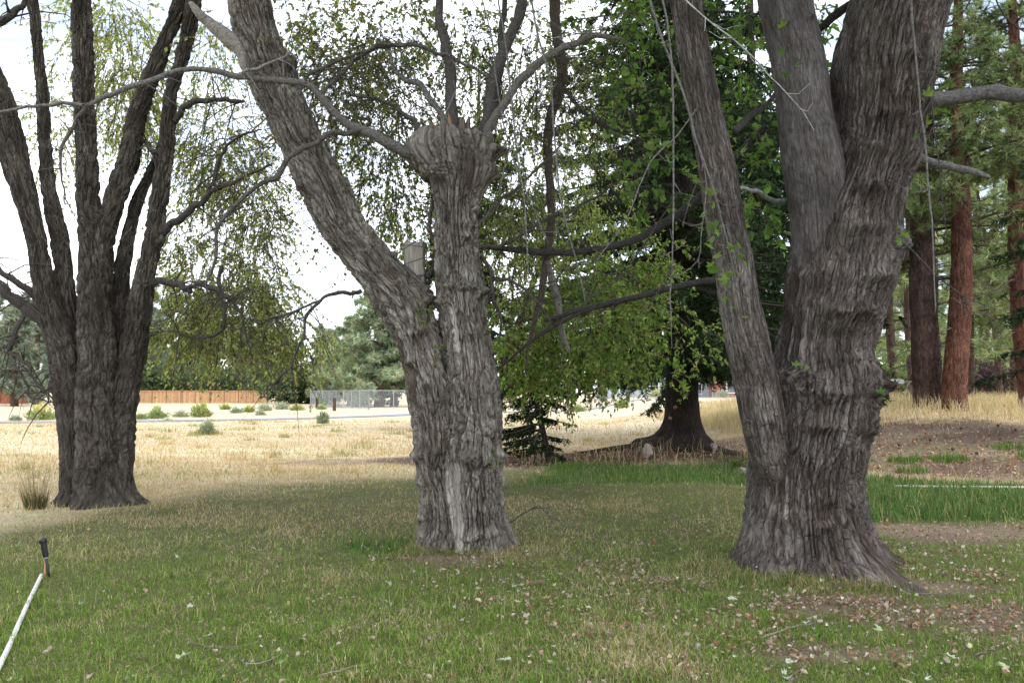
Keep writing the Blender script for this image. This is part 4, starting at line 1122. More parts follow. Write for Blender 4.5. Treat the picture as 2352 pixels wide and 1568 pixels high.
    for cx, cy, Y, sx, sy, n, cc in ((290, 130, 13.8, 80, 110, 130, olive), (300, 270, 13.8, 60, 70, 70, olive), (150, 110, 14, 40, 100, 34, olive), (135, 300, 14, 50, 90, 56, olive), (250, 30, 13.8, 100, 50, 60, olive), (330, 200, 13.6, 60, 80, 60, olive), (480, 120, 13.6, 60, 110, 60, olive), (500, 330, 13.4, 90, 90, 110, olive), (560, 420, 13.4, 90, 90, 110, olive), (470, 400, 13.4, 60, 70, 60, olive), (420, 540, 13.4, 40, 60, 40, olive), (480, 610, 13.4, 90, 70, 80, olive),
                                     (590, 570, 13.2, 60, 70, 60, olive), (600, 650, 13.2, 60, 40, 50, olive), (530, 700, 13.2, 110, 70, 110, olive), (440, 690, 13.2, 60, 50, 50, olive), (500, 765, 13, 120, 45, 90, olive), (600, 750, 13, 100, 45, 70, olive), (420, 760, 13, 60, 40, 30, olive), (690, 770, 13, 60, 60, 40, olive), (600, 500, 13.4, 50, 50, 40, olive), (640, 690, 13.2, 50, 50, 30, olive)):
        c = px(cx, cy, Y); k = Y / FPX
        n = int(n * 1.35)
        p, d = ellipsoid_pts(c, (sx * k, 0.7, sy * k), n)
        leafy_twigs(mbT, mbL, p, d * 0.5 + np.array([0, 0, -0.5]) + 0.4 * randdir(n), rng.uniform(0.3, 0.75, n), 0.4, 16, 0.064, cc, twig_r=0.006, ratio=0.6, spread=0.75)
    for c, r_, n in (((base[0] - 0.5, D, 10.8), (5.0, 3.6, 2.2), 800), ((base[0] + 1.5, D, 10.0), (3.0, 2.4, 1.0), 200), ((base[0] - 0.5, 8.0, 9.2), (3.5, 3.0, 1.6), 250)):
        p, d = ellipsoid_pts(c, r_, n, 0.2)
        leafy_twigs(None, mbL, p, d * 0.7 + np.array([0, 0, -0.3]), rng.uniform(0.4, 0.9, n), 0.3, 16, 0.11, olive)
    part("crown", mbL, M_LEAF, root, kind="stuff")
    for cx, cy, Y, sx, sy, n in ((250, 450, 11.3, 180, 150, 110), (100, 500, 11.2, 120, 150, 80), (500, 720, 12.6, 130, 100, 260), (620, 820, 12.5, 80, 70, 110), (520, 480, 12.6, 120, 120, 220), (80, 860, 11.5, 90, 70, 70), (420, 330, 12.6, 120, 120, 140), (300, 200, 12.6, 150, 120, 120), (560, 300, 12.6, 120, 140, 160)):
        c = px(cx, cy, Y); k = Y / FPX
        p, d = ellipsoid_pts(c, (sx * k, 0.4, sy * k), n)
        n = int(n * .5); p = p[:n]
        L = rng.uniform(0.3, 1.1, n)
        D_ = unit(randdir(n) * np.array([1, 0.5, 0.5]) + np.array([0, 0, -0.6]))
        t = np.linspace(0, 1, 5)
        bend = randdir(n) * 0.3
        P = p[:, None] + (D_ * L[:, None])[:, None] * t[None, :, None] + (bend * L[:, None])[:, None] * (t ** 2)[None, :, None]
        tubes(mbT, P, (0.0048 * (1.1 - t))[None] * rng.uniform(0.5, 1.3, (n, 1)), 3, (0.10, 0.088, 0.08))
    part("crown_twigs", mbT, M_TWIG, root, kind="stuff")

many_stems()

# ------------------------------------------------------------------ conifers
def at_px(x, Y):
    return float((x - 1176) / FPX * Y)

def gz(x, y):
    return float(ground_z(np.array([x]), np.array([y]))[0])

def spruce_boughs(mbT, mbN, x, y, z0, boughs, cols, needle=0.028, step=0.09, hang=0.34, width=0.011, per=20, twigs=True):
    """boughs: (height, azimuth, length, droop); each carries side twigs that hang and are set with needles"""
    for h, az, L, droop in boughs:
        n = 16
        t = np.linspace(0, 1, n)
        d = np.array([math.cos(az), math.sin(az)])
        P = np.stack([x + d[0] * L * t, y + d[1] * L * t, z0 + h - droop * L * (t ** 1.25) + 0.22 * droop * L * t ** 4], 1)
        P[:, :2] += 0.05 * L * np.stack([np.sin(3 * t + h * 7), np.cos(2.4 * t + h * 5)], 1) * t[:, None] * 0.6
        tube(mbT, P[::3], np.linspace(0.018 + 0.012 * L, 0.004, n)[::3], 5, (0.05, 0.04, 0.034))
        m = max(10, int(L / step * 2))
        ts = rng.uniform(0.12, 1.0, m)
        k = np.minimum((ts * (n - 1)).astype(int), n - 2); f = (ts * (n - 1) - k)[:, None]
        B = P[k] * (1 - f) + P[k + 1] * f
        side = np.where(rng.random(m) < 0.5, 1, -1)
        perp = np.array([-d[1], d[0], 0])
        Dm = perp * side[:, None] * rng.uniform(0.35, 1.0, (m, 1)) + np.array([d[0], d[1], 0]) * rng.uniform(0.2, 0.7, (m, 1)) + np.array([0, 0, -1.0]) * rng.uniform(0.1, 0.9, (m, 1))
        Dm = unit(Dm)
        Lb = hang * rng.uniform(0.5, 1.5, m) * (1.15 - 0.5 * ts) * min(1.0, 0.45 + 0.22 * L)
        q = 3
        tt = np.linspace(0, 1, q)
        Q = B[:, None] + (Dm * Lb[:, None])[:, None] * tt[None, :, None]
        Q[:, :, 2] -= (0.35 * Lb)[:, None] * (tt ** 2)[None]
        if twigs:
            tubes(mbT, Q[:, ::2], (0.006 * (1.1 - tt[::2]))[None] * np.ones((m, 1)), 3, (0.05, 0.04, 0.03))
        tn = rng.uniform(0.05, 1.0, (m, per))
        k2 = np.minimum((tn * (q - 1)).astype(int), q - 2); f2 = (tn * (q - 1) - k2)[..., None]
        ii = np.arange(m)[:, None]
        NB = (Q[ii, k2] * (1 - f2) + Q[ii, k2 + 1] * f2).reshape(-1, 3)
        tang = unit((Q[ii, k2 + 1] - Q[ii, k2]).reshape(-1, 3))
        ND = unit(tang * 0.6 + randdir(len(NB)) * 0.9)
        needles(mbN, NB, ND, needle * rng.uniform(0.7, 1.5, len(NB)), width, palette(len(NB), cols, 0.25))

def spruce():
    z0 = gz(SPX, SPY)
    root = thing("spruce_tree", (SPX, SPY, z0), "dark spruce with drooping boughs and a bare flared trunk on a mound", "tree")
    P4 = np.array([(SPX - 0.05, SPY, z0 - 0.25, 0.47), (SPX, SPY, z0 + 0.1, 0.44), (SPX, SPY, z0 + 0.7, 0.385), (SPX, SPY, z0 + 1.6, 0.36), (SPX, SPY, z0 + 4, 0.33), (SPX, SPY, z0 + 10, 0.24), (SPX, SPY, z0 + 22, 0.04)])
    def fl(th, z, rough):
        zz = np.clip(z - z0, 0, None)
        d = (th - math.pi + math.pi) % (2 * math.pi) - math.pi
        l1 = np.exp(-((np.abs(th - math.pi)) / 0.3) ** 2)
        l2 = np.exp(-(((th + math.pi) % (2 * math.pi) - math.pi) / 0.4) ** 2)
        l3 = np.exp(-((th - 4.6) / 0.5) ** 2)
        return (0.14 + 0.55 * l1 + 0.25 * l2 + 0.35 * l3) * np.exp(-zz / 0.2) * (1 + 0.2 * rough)
    mb, at = trunk(P4, 90, 180, 'pine', 0.02, 401, [], fl, lump=0.05)
    part("trunk", mb, M_SPRUCEBARK, root, True, at)
    for pts in ([(SPX - 0.4, SPY - 0.1, 0.18), (SPX - 1.0, SPY - 0.2, 0.10), (SPX - 1.7, SPY - 0.1, 0.07), (SPX - 2.4, SPY + 0.1, 0.03)], [(SPX + 0.2, SPY - 0.4, 0.16), (SPX + 0.7, SPY - 0.75, 0.09), (SPX + 1.3, SPY - 0.9, 0.04)], [(SPX - 0.3, SPY - 0.4, 0.15), (SPX - 0.7, SPY - 0.85, 0.08), (SPX - 1.0, SPY - 1.3, 0.03)]):
        P = np.array([(a, b, gz(a, b) + 0.35 * r, r) for a, b, r in pts])
        S = spline(P, 18)
        m = MB(); tube(m, S[:, :3], S[:, 3], 9, (0.045, 0.034, 0.028))
        part("root", m, M_STUB, root, True)
    for x, y in ((1552, 935), (1540, 960), (1578, 905)):          # scars of cut boughs
        c = px(x, y, SPY - 0.37)
        m = MB(); tube(m, np.array([c + [0, 0.05, 0], c, c - [0, 0.015, 0]]), [0.045, 0.04, 0.02], 9, (0.28, 0.17, 0.1))
        part("bough_scar", m, M_STUB, root, True)
    boughs = []
    h = 1.9
    while h < 21:
        L = 4.6 * (1 - (h - 1.0) / 23.0) ** 0.8
        for j in range(rng.integers(5, 8) if h < 10.5 else 4):
            az = rng.uniform(0, 2 * math.pi)
            boughs.append((h + rng.uniform(-0.15, 0.15), az, L * rng.uniform(0.75, 1.1), 0.16 + 0.18 * rng.random()))
        h += 0.30 if h < 10.5 else 1.2
    boughs += [(2.3, math.pi + 0.9, 3.2, 0.33), (2.2, -math.pi / 2 - 0.5, 2.8, 0.4), (2.1, math.pi + 0.25, 4.2, 0.22), (2.4, 0.1, 2.6, 0.3), (2.2, -1.2, 2.2, 0.35), (2.5, math.pi - 0.2, 4.6, 0.2)]
    cols = [(0.033, 0.056, 0.027), (0.045, 0.073, 0.034), (0.026, 0.043, 0.022), (0.065, 0.098, 0.045)]
    mbT, mbN = MB(), MB()
    spruce_boughs(mbT, mbN, SPX, SPY, z0, boughs, cols, needle=0.09, step=0.108, width=0.04, per=16)
    part("boughs", mbT, M_TWIG, root, True, kind="stuff")
    part("crown", mbN, M_NEEDLE, root, kind="stuff")

spruce()

def spruce_behind(x, y, H, reach, h0, label):
    z0 = gz(x, y)
    root = thing("spruce_tree", (x, y, z0), label, "tree", "spruces behind the clearing")
    mb = MB(); tube(mb, np.array([(x, y, z0 - .2), (x, y, z0 + H * .5), (x, y, z0 + H)]), [.3, .2, .03], 10, (0.05, 0.04, 0.033))
    part("trunk", mb, M_TWIG, root, True)
    b = []
    h = h0
    while h < H - 1:
        for j in range(6):
            b.append((h + rng.normal() * .15, rng.uniform(0, 6.28), reach * (1 - (h - h0) / (H - h0 + 2)) ** .8 * rng.uniform(.75, 1.1), .18 + .2 * rng.random()))
        h += .6 if h < 12 else 2.0
    mbT, mbN = MB(), MB()
    spruce_boughs(mbT, mbN, x, y, z0, b, [(0.03, 0.05, 0.026), (0.042, 0.068, 0.034), (0.055, 0.085, 0.042)], needle=0.2, step=0.24, hang=.45, width=0.10, per=14, twigs=False)
    part("boughs", mbT, M_TWIG, root, True, kind="stuff")
    part("crown", mbN, M_NEEDLE, root, kind="stuff")

spruce_behind(SPX * 25.5 / 19.0, 25.5, 20, 4.6, 3.2, "spruce directly behind the big spruce, only its boughs showing")
spruce_behind(at_px(1738, 29), 29.0, 21, 4.8, 2.6, "spruce hidden behind the maple's leaning left stem")
#spruce_behind(at_px(1900, 31), 31.0, 20, 4.6, 2.0, "spruce hidden behind the maple's main trunk")
spruce_behind(at_px(1098, 33), 33.0, 15, 3.6, 3.5, "spruce hidden behind the elm's upright stem")

def sapling():
    p = px(1258, 1040, 18.0)
    x, y, z0 = p[0], 18.0, gz(p[0], 18.0)
    root = thing("spruce_sapling", (x, y, z0), "small dark spruce sapling beneath the boughs beside the pale elm", "tree")
    mb = MB()
    S = spline(np.array([(x + .03, y, z0 - .1, .05), (x - .08, y, z0 + .5, .045), (x - .2, y, z0 + 1.1, .04), (x - .25, y, z0 + 2.2, .03), (x - .2, y, z0 + 3.4, .01)]), 24)
    tube(mb, S[:, :3], S[:, 3], 8, (0.045, 0.036, 0.03))
    S2 = spline(np.array([(x + .12, y + .05, z0 - .1, .03), (x + .02, y, z0 + .35, .03), (x - .1, y, z0 + .9, .025), (x - .15, y, z0 + 1.5, .02)]), 14)
    tube(mb, S2[:, :3], S2[:, 3], 7, (0.045, 0.036, 0.03))
    part("trunk", mb, M_TWIG, root, True)
    mbT, mbN = MB(), MB()
    b = []
    for h in np.arange(0.35, 3.3, 0.13):
        for j in range(3):
            az = rng.choice([math.pi, math.pi, math.pi, 0, -math.pi / 2, math.pi / 2]) + rng.normal() * 0.5
            b.append((h, az, (1.5 - 0.28 * h) * rng.uniform(0.6, 1.1) * (1.0 if math.cos(az) < 0 else 0.7), 0.12 + 0.2 * rng.random()))
    spruce_boughs(mbT, mbN, x - 0.15, y, z0, b, [(0.02, 0.034, 0.018), (0.028, 0.045, 0.022)], needle=0.055, step=0.08, hang=0.22, width=0.024, twigs=False)
    part("boughs", mbT, M_TWIG, root, True, kind="stuff")
    part("crown", mbN, M_NEEDLE, root, kind="stuff")

sapling()

def pine(name, label, group, x, y, H, r, h0, reach, lean=(0, 0), tuft=0.17, ntuft=14, nbr=40, mat=None, cols=None, dens=1.0, seed=1, wid=0.011, dead=0, nu=60, nv=150, big=1.0):
    z0 = gz(x, y)
    root = thing(name, (x, y, z0), label, "tree", group)
    cols = cols or [(0.17, 0.23, 0.09), (0.22, 0.28, 0.115), (0.13, 0.18, 0.075), (0.27, 0.31, 0.15)]
    pt = lambda h: np.array([x + lean[0] * h + 0.12 * math.sin(h * 0.5 + seed), y + lean[1] * h, z0 + h])
    P4 = np.array([(*pt(-0.3), r * 1.25), (*pt(0.15), r * 1.15), (*pt(0.8), r), (*pt(H * 0.3), r * 0.85), (*pt(H * 0.65), r * 0.55), (*pt(H), 0.03)])
    mb, at = trunk(P4, nu, nv, 'pine', 0.03 if r > 0.25 else 0.012, 500 + seed * 13, [], None, lump=0.04)
    part("trunk", mb, mat or M_PINEBARK, root, True, at)
    mbT, mbN = MB(), MB()
    Yfar = y
    for k in range(nbr):
        u = rng.random() ** 0.8
        h = h0 + (H - h0) * u
        az = rng.uniform(0, 2 * math.pi)
        L = reach * (1 - 0.75 * u) * rng.uniform(0.6, 1.15)
        n = 8
        t = np.linspace(0, 1, n)
        d = np.array([math.cos(az), math.sin(az)])
        P = np.stack([d[0] * L * t, d[1] * L * t, L * (-0.12 * t + 0.22 * t ** 2) + 0.05 * L * np.sin(5 * t + k)], 1) + pt(h)
        tube(mbT, P, np.linspace(0.02 + 0.015 * L, 0.006, n), 5, (0.085, 0.06, 0.048))
        m = max(4, int(8 * L * dens))
        ts = rng.uniform(0.3, 1.0, m) ** 0.8
        kk = np.minimum((ts * (n - 1)).astype(int), n - 2)
        B = P[kk] + randdir(m) * (0.16 + 0.16 * L)[..., None] if np.ndim(L) else P[kk] + randdir(m) * (0.14 + 0.15 * L) * np.array([1, 1, 0.6])
        src = P[kk]
        if Yfar < 30:
            tubes(mbT, np.stack([src, B], 1), np.tile([0.010, 0.006], (m, 1)), 3, (0.08, 0.06, 0.05))
        ax = unit(B - src + np.array([0, 0, 0.12]))
        BB = np.repeat(B, ntuft, 0); AX = np.repeat(ax, ntuft, 0)
        DD = unit(AX * 0.55 + randdir(len(BB)))
        cc = np.repeat(palette(m, cols, 0.2), ntuft, 0)
        needles(mbN, BB - AX * rng.uniform(0, 0.10, (len(BB), 1)) * big, DD, tuft * rng.uniform(0.7, 1.2, len(BB)), wid, cc)
    for k in range(dead):                                # bare dead boughs low on the trunk
        h = h0 * rng.uniform(0.25, 1.1); az = rng.uniform(0, 2 * math.pi); L = rng.uniform(0.6, 1.8)
        t = np.linspace(0, 1, 7)
        d = np.array([math.cos(az), math.sin(az)])
        P = np.stack([d[0] * L * t, d[1] * L * t, L * (0.25 * t - 0.55 * t ** 2)], 1) + pt(h) + 0.04 * randdir(7) * t[:, None]
        tube(mbT, P, np.linspace(0.03, 0.007, 7), 5, (0.16, 0.13, 0.115))
        for j in range(3):
            q = P[rng.integers(2, 6)]; dd = randdir(1)[0] * 0.5
            tube(mbT, np.array([q, q + dd * 0.5, q + dd + [0, 0, -0.15]]), [0.012, 0.009, 0.005], 4, (0.16, 0.13, 0.115))
    part("boughs", mbT, M_TWIG, root, True, kind="stuff")
    part("crown", mbN, M_NEEDLE, root, kind="stuff")
    return root

# pines on the rise at the right

pine("pine_tree", "stout brown-barked pine standing nearest the maple on the grassy rise", "pines on the rise", at_px(2132, 26), 26.0, 16, 0.43, 3.7, 3.8, (0.0, 0.0), nbr=84, seed=3, dens=1.7, ntuft=20, tuft=.24, wid=.03, dead=14, nu=64, nv=150)
pine("pine_tree", "leaning red-barked pine standing in tall straw grass", "pines on the rise", at_px(2196, 25), 25.0, 16, 0.34, 6.4, 2.6, (0.05, 0.02), mat=M_REDBARK, nbr=60, seed=5, dens=1.7, ntuft=20, tuft=.24, wid=.03, dead=20, nu=64, nv=150)
pine("pine_tree", "red-barked pine cut off by the edge of the picture", "pines on the rise", at_px(2358, 26), 26.0, 16, 0.36, 6.0, 3.0, (-0.004, 0.0), mat=M_REDBARK, nbr=60, seed=8, dens=1.7, ntuft=20, tuft=.24, wid=.03, dead=16, nu=56, nv=140)
pine("pine_tree", "thin leaning pine beyond the purple-leaved shrub", "pines on the rise", at_px(2303, 38), 38.0, 12, 0.15, 2.8, 2.6, (-0.09, 0.0), nbr=40, seed=11, dens=1.6, ntuft=16, tuft=.25, wid=.03, dead=8, nu=40)
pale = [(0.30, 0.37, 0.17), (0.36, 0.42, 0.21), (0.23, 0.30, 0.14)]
mid_spots = [(2045, 36, 15, .2, 1.0, 2.8), (2090, 33, 13, .16, 1.4, 2.6), (2150, 42, 17, .28, 1.2, 3.2), (2232, 37, 15, .2, 2.2, 2.8), (2262, 48, 18, .28, 1.2, 3.6), (2330, 42, 17, .28, 1.5, 3.2), (2395, 34, 16, .28, 2.0, 3.2), (2000, 54, 19, .3, 1.0, 3.8), (2110, 58, 20, .3, 1.0, 4.0), (2300, 60, 20, .3, 1.0, 4.0), (2195, 62, 20, .3, 1.0, 4.0), (2400, 58, 19, .3, 1.0, 4.0), (1955, 62, 19, .3, 1.0, 4.0)]
for i, (xx, Y, H, r, h0, re) in enumerate(mid_spots):
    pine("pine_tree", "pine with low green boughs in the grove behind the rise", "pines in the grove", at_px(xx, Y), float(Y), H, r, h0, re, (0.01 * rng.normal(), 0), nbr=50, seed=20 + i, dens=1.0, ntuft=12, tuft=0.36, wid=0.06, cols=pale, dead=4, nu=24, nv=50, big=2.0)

def spruce_right():
    x, y = 13.2, 18.5
    z0 = gz(x, y)
    root = thing("spruce_tree", (x, y, z0), "spruce whose dark bough tips hang in from the right beside red-barked pines", "tree")
    mb = MB(); tube(mb, np.array([(x, y, z0 - .2), (x, y, z0 + 5), (x, y, z0 + 12)]), [.25, .18, .03], 10, (0.07, 0.055, 0.045))
    part("trunk", mb, M_TWIG, root, True)
    mbT, mbN = MB(), MB()
    b = []
    for h in np.arange(2.2, 11.5, 0.42):
        for j in range(5):
            b.append((h + rng.normal() * .1, rng.uniform(0, 6.28), 2.5 * (1 - h / 13) * rng.uniform(.7, 1.1) + .3, .25 + .15 * rng.random()))
    spruce_boughs(mbT, mbN, x, y, z0, b, [(0.035, 0.06, 0.03), (0.05, 0.08, 0.038), (0.028, 0.05, 0.026)], needle=0.08, step=0.12, width=0.034, twigs=False)
    part("boughs", mbT, M_TWIG, root, True, kind="stuff")
    part("crown", mbN, M_NEEDLE, root, kind="stuff")

spruce_right()

# big pine and the silvery tree beside the wire fence
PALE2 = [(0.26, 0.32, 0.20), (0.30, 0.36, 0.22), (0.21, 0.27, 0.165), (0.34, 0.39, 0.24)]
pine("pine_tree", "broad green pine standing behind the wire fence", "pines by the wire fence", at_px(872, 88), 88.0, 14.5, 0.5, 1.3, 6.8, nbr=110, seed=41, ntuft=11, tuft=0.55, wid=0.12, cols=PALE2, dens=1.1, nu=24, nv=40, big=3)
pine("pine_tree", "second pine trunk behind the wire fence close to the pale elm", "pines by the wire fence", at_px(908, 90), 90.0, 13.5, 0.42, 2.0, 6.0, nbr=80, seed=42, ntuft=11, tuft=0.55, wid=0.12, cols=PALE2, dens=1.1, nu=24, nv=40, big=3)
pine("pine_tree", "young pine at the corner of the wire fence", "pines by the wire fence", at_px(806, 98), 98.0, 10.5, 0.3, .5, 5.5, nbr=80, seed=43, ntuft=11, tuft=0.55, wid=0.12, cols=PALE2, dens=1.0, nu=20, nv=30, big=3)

def broad_tree(name, label, group, x, y, H, R, cols, n, leaf, trunk_r=0.25, low=0.2, cat="tree", lobes=9):
    z0 = gz(x, y)
    root = thing(name, (x, y, z0), label, cat, group)
    mb = MB()
    tube(mb, np.array([(x, y, z0 - .2), (x + .1, y, z0 + H * .4), (x, y, z0 + H * .8)]), [trunk_r, trunk_r * .6, .04], 8, (0.1, 0.08, 0.065))
    mbL = MB()
    for k in range(lobes):
        a = rng.uniform(0, 6.28); hh = rng.uniform(low + .15, .88)
        rr = R * math.sin(math.pi * min(1, hh * .85 + .12)) * rng.uniform(.2, .75)
        c = np.array([x + math.cos(a) * rr, y + math.sin(a) * rr, z0 + H * hh])
        s = R * rng.uniform(.34, .55)
        tube(mb, np.array([(x, y, z0 + H * hh * .5), (np.array([x, y, z0 + H * hh * .6]) + c) / 2, c]), [trunk_r * .35, trunk_r * .22, .03], 5, (0.1, 0.08, 0.065))
        p, d = ellipsoid_pts(c, (s, s, s * .75), n // lobes, 0.35)
        nn = len(p)
        ll = leaf * rng.uniform(.6, 1.3, nn)
        leaves(mbL, p, randdir(nn) + d * .6, d + randdir(nn) * .7, ll, ll * .6, palette(nn, cols, .2))
    part("trunk", mb, M_TWIG, root, True)
    part("crown", mbL, M_LEAF, root, kind="stuff")
    return root

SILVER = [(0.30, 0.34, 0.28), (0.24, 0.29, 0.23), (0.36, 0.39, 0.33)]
GREEN = [(0.085, 0.13, 0.045), (0.11, 0.16, 0.055), (0.065, 0.10, 0.035)]
broad_tree("silver_tree", "silvery grey-green tree left of the broad pine by the wire fence", None, at_px(752, 108), 108.0, 10.5, 2.6, SILVER, 2600, 0.5)
broad_tree("leafy_tree", "dark green bushy tree between the cedar fence and the wire fence", None, at_px(690, 112), 112.0, 8.5, 4.2, GREEN, 3200, 0.55, low=0.0)
broad_tree("purple_shrub", "low purple-leaved shrub among pine trunks", None, at_px(2262, 46), 46.0, 1.9, 1.7, [(0.06, 0.03, 0.045), (0.085, 0.045, 0.065), (0.04, 0.025, 0.035)], 2600, 0.16, .05, 0.0, "shrub")
for i, (xx, Y, H, R) in enumerate(((2048, 36, 1.7, 1.3), (2010, 44, 2.4, 1.9), (2230, 52, 2.6, 2.2), (2340, 50, 3.6, 2.0), (2150, 50, 2.6, 2.4), (2090, 47, 2.0, 1.8))):
    broad_tree("green_shrub", "rounded green shrub under the pines of the grove", "shrubs under the grove", at_px(xx, Y), float(Y), H, R, [(0.2, 0.27, 0.10), (0.25, 0.32, 0.12), (0.15, 0.21, 0.08)], 1500, 0.2, .05, 0.0, "shrub", 7)

for i, (xx, Y, H, R, lab) in enumerate(((735, 112, 4.2, 3.4, "dark bush behind the left end of the wire fence"), (800, 104, 3.6, 3.4, "bush behind the middle of the wire fence"), (880, 104, 3.4, 3.6, "bush between the pine trunks behind the wire fence"), (345, 126, 5.5, 4.5, "dark bush rising behind the left end of the cedar fence"), (410, 128, 6.5, 5.0, "tall bush behind the cedar fence under the drooping twigs"), (480, 127, 5.5, 5.0, "bush behind the middle of the cedar fence"), (550, 128, 6.0, 5.0, "bush behind the right half of the cedar fence"), (615, 124, 5.0, 4.5, "bush at the right end of the cedar fence"), (40, 120, 5.0, 5.0, "bush behind the short reddish fence at the far left"), (655, 110, 3.5, 3.2, "low bush in the gap between the fences"))):
    broad_tree("tall_bush", lab, "bushes behind the fences", at_px(xx, Y), float(Y), H, R, [(0.10, 0.135, 0.075), (0.135, 0.17, 0.095), (0.075, 0.105, 0.06)], 1500, 0.6, .15, 0.0, "bush", 8)

# leafy young tree in the middle, its stem hidden by the elm
def green_middle():
    x, y = at_px(1165, 14.0), 14.0
    z0 = gz(x, y)
    root = thing("young_leafy_tree", (x, y, z0), "bright green leafy young tree between the elm and the spruce", "tree")
    mb = MB()
    S = spline(np.array([(x - .25, y + .3, z0 - .1, .09), (x - .2, y + .2, z0 + 1.0, .08), (x, y, z0 + 2.2, .06), (x + .5, y, z0 + 3.6, .04), (x + 1.0, y, z0 + 4.8, .015)]), 26)
    tube(mb, S[:, :3], S[:, 3], 9, (0.07, 0.058, 0.048))
    part("trunk", mb, M_TWIG, root, True)
    spots = [(1200, 480, 50, 70, 60), (1300, 470, 70, 60, 70), (1230, 620, 80, 80, 130), (1330, 640, 90, 70, 130), (1430, 620, 80, 60, 90), (1500, 600, 60, 50, 60), (1200, 740, 70, 80, 120), (1300, 760, 90, 80, 170),
             (1400, 740, 90, 70, 140), (1480, 700, 70, 60, 90), (1180, 840, 50, 50, 70), (1260, 850, 80, 40, 120), (1350, 840, 80, 40, 90), (1430, 810, 70, 50, 80), (1560, 800, 50, 50, 26), (1610, 780, 40, 40, 20), (1370, 540, 80, 60, 70)]
    cols = [(0.18, 0.28, 0.06), (0.22, 0.32, 0.075), (0.12, 0.20, 0.045), (0.28, 0.35, 0.10), (0.15, 0.245, 0.05), (0.33, 0.29, 0.13)]
    mbL, mbT = MB(), MB()
    for cx, cy, sx, sy, n in spots:
        Y = 13.3 + rng.normal() * .3
        n = int(n * .72)
        c = px(cx, cy, Y); k = Y / FPX
        a = S[rng.integers(8, 24), :3]
        b = MB(); t = np.linspace(0, 1, 9)[:, None]
        P = a + (c - a) * t + np.array([0, 0, .5]) * t * (1 - t) + .03 * randdir(9)
        tube(b, P, np.linspace(.028, .008, 9), 6, (0.075, 0.06, 0.05))
        part("branch", b, M_TWIG, root, True)
        p, d = ellipsoid_pts(c, (sx * k, .7, sy * k), n)
        leafy_twigs(mbT, mbL, p, d * .7 + np.array([0, 0, -.35]) + .4 * randdir(n), rng.uniform(.25, .55, n), .35, 19, 0.075, cols, ratio=.55)
    part("crown", mbL, M_LEAF, root, kind="stuff")
    part("crown_twigs", mbT, M_TWIG, root, kind="stuff")

green_middle()

# row of far trees across the back: four models, copied
far_models = []
for k in range(4):
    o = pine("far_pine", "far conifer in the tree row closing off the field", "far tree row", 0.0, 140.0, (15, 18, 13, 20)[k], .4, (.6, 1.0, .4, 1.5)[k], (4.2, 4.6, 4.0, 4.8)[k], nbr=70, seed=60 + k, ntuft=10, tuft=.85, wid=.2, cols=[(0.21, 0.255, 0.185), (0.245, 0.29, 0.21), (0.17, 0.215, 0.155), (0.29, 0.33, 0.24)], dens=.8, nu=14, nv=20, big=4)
    far_models.append(o)
used = [False] * 4
far_spots = [(-60, 122, 1.0), (-20, 100, .85), (35, 92, .9), (85, 105, .9), (10, 130, 1.0), (70, 135, .95), (130, 125, 1.0), (185, 140, .9), (240, 140, .9), (330, 140, 1.2), (350, 150, 1.3), (395, 160, 1.25), (440, 165, 1.35), (495, 158, 1.2), (545, 165, 1.3), (600, 160, 1.15), (650, 150, .95), (465, 145, 1.1), (575, 150, 1.05), (735, 150, .7), (780, 160, .75), (960, 140, .8), (1020, 150, .8), (1090, 150, .9), (1170, 150, .9), (1250, 160, .9), (1330, 160, .8), (1410, 160, .8), (1480, 150, .85), (1560, 155, .9), (1630, 150, .9), (1710, 150, .9), (1790, 140, 1), (1880, 140, 1), (1970, 130, 1), (2060, 120, 1.0), (2150, 115, 1), (2240, 110, 1), (2330, 110, 1.1), (2420, 110, 1.1)]
for i, (xx, Y, s) in enumerate(far_spots):
    k = i % 4
    o = far_models[k] if not used[k] else copy_tree(far_models[k])
    used[k] = True
    o.location = (at_px(xx, Y), Y, gz(at_px(xx, Y), Y) * (0.5 if xx > 1900 else 1))
    o.scale = (s, s, s)
    o.rotation_euler = (0, 0, rng.uniform(0, 6.28))

# ------------------------------------------------------------------ fences, posts, houses
def cedar_fence():
    Y = 118.0
    x0, x1 = at_px(318, Y), at_px(616, Y)
    root = thing("cedar_fence", (x0, Y, 0), "orange cedar board fence with capped panels across the far field", "fence")
    n = 9
    w = (x1 - x0) / n
    for k in range(n):
        a, b = x0 + k * w, x0 + (k + 1) * w
        mb = MB()
        m = 14
        bw = (b - a - .14) / m
        for j in range(m):
            c = np.array([0.52, 0.315, 0.175]) * rng.uniform(.75, 1.12)
            mb.add(*_box_args((a + .07 + j * bw + .008, Y - .03 + .012 * (j % 2), .03), (a + .07 + (j + 1) * bw - .008, Y + .0 + .012 * (j % 2), 1.62), c))
        pnl = part("fence_panel", mb, M_CEDAR, root)
        mb = MB(); mb.add(*_box_args((a + .07, Y - .07, 1.64), (b - .07, Y - .01, 1.78), np.array([.44, .26, .14])))
        mb.add(*_box_args((a, Y - .09, 1.79), (b, Y + .06, 1.83), np.array([.5, .26, .12])))
        part("cap_rail", mb, M_CEDAR, pnl)
    for k in range(n + 1):
        a = x0 + k * w
        mb = MB(); mb.add(*_box_args((a - .065, Y - .06, -.1), (a + .065, Y + .07, 1.785), np.array([.26, .14, .075])))
        part("post", mb, M_CEDAR, root)

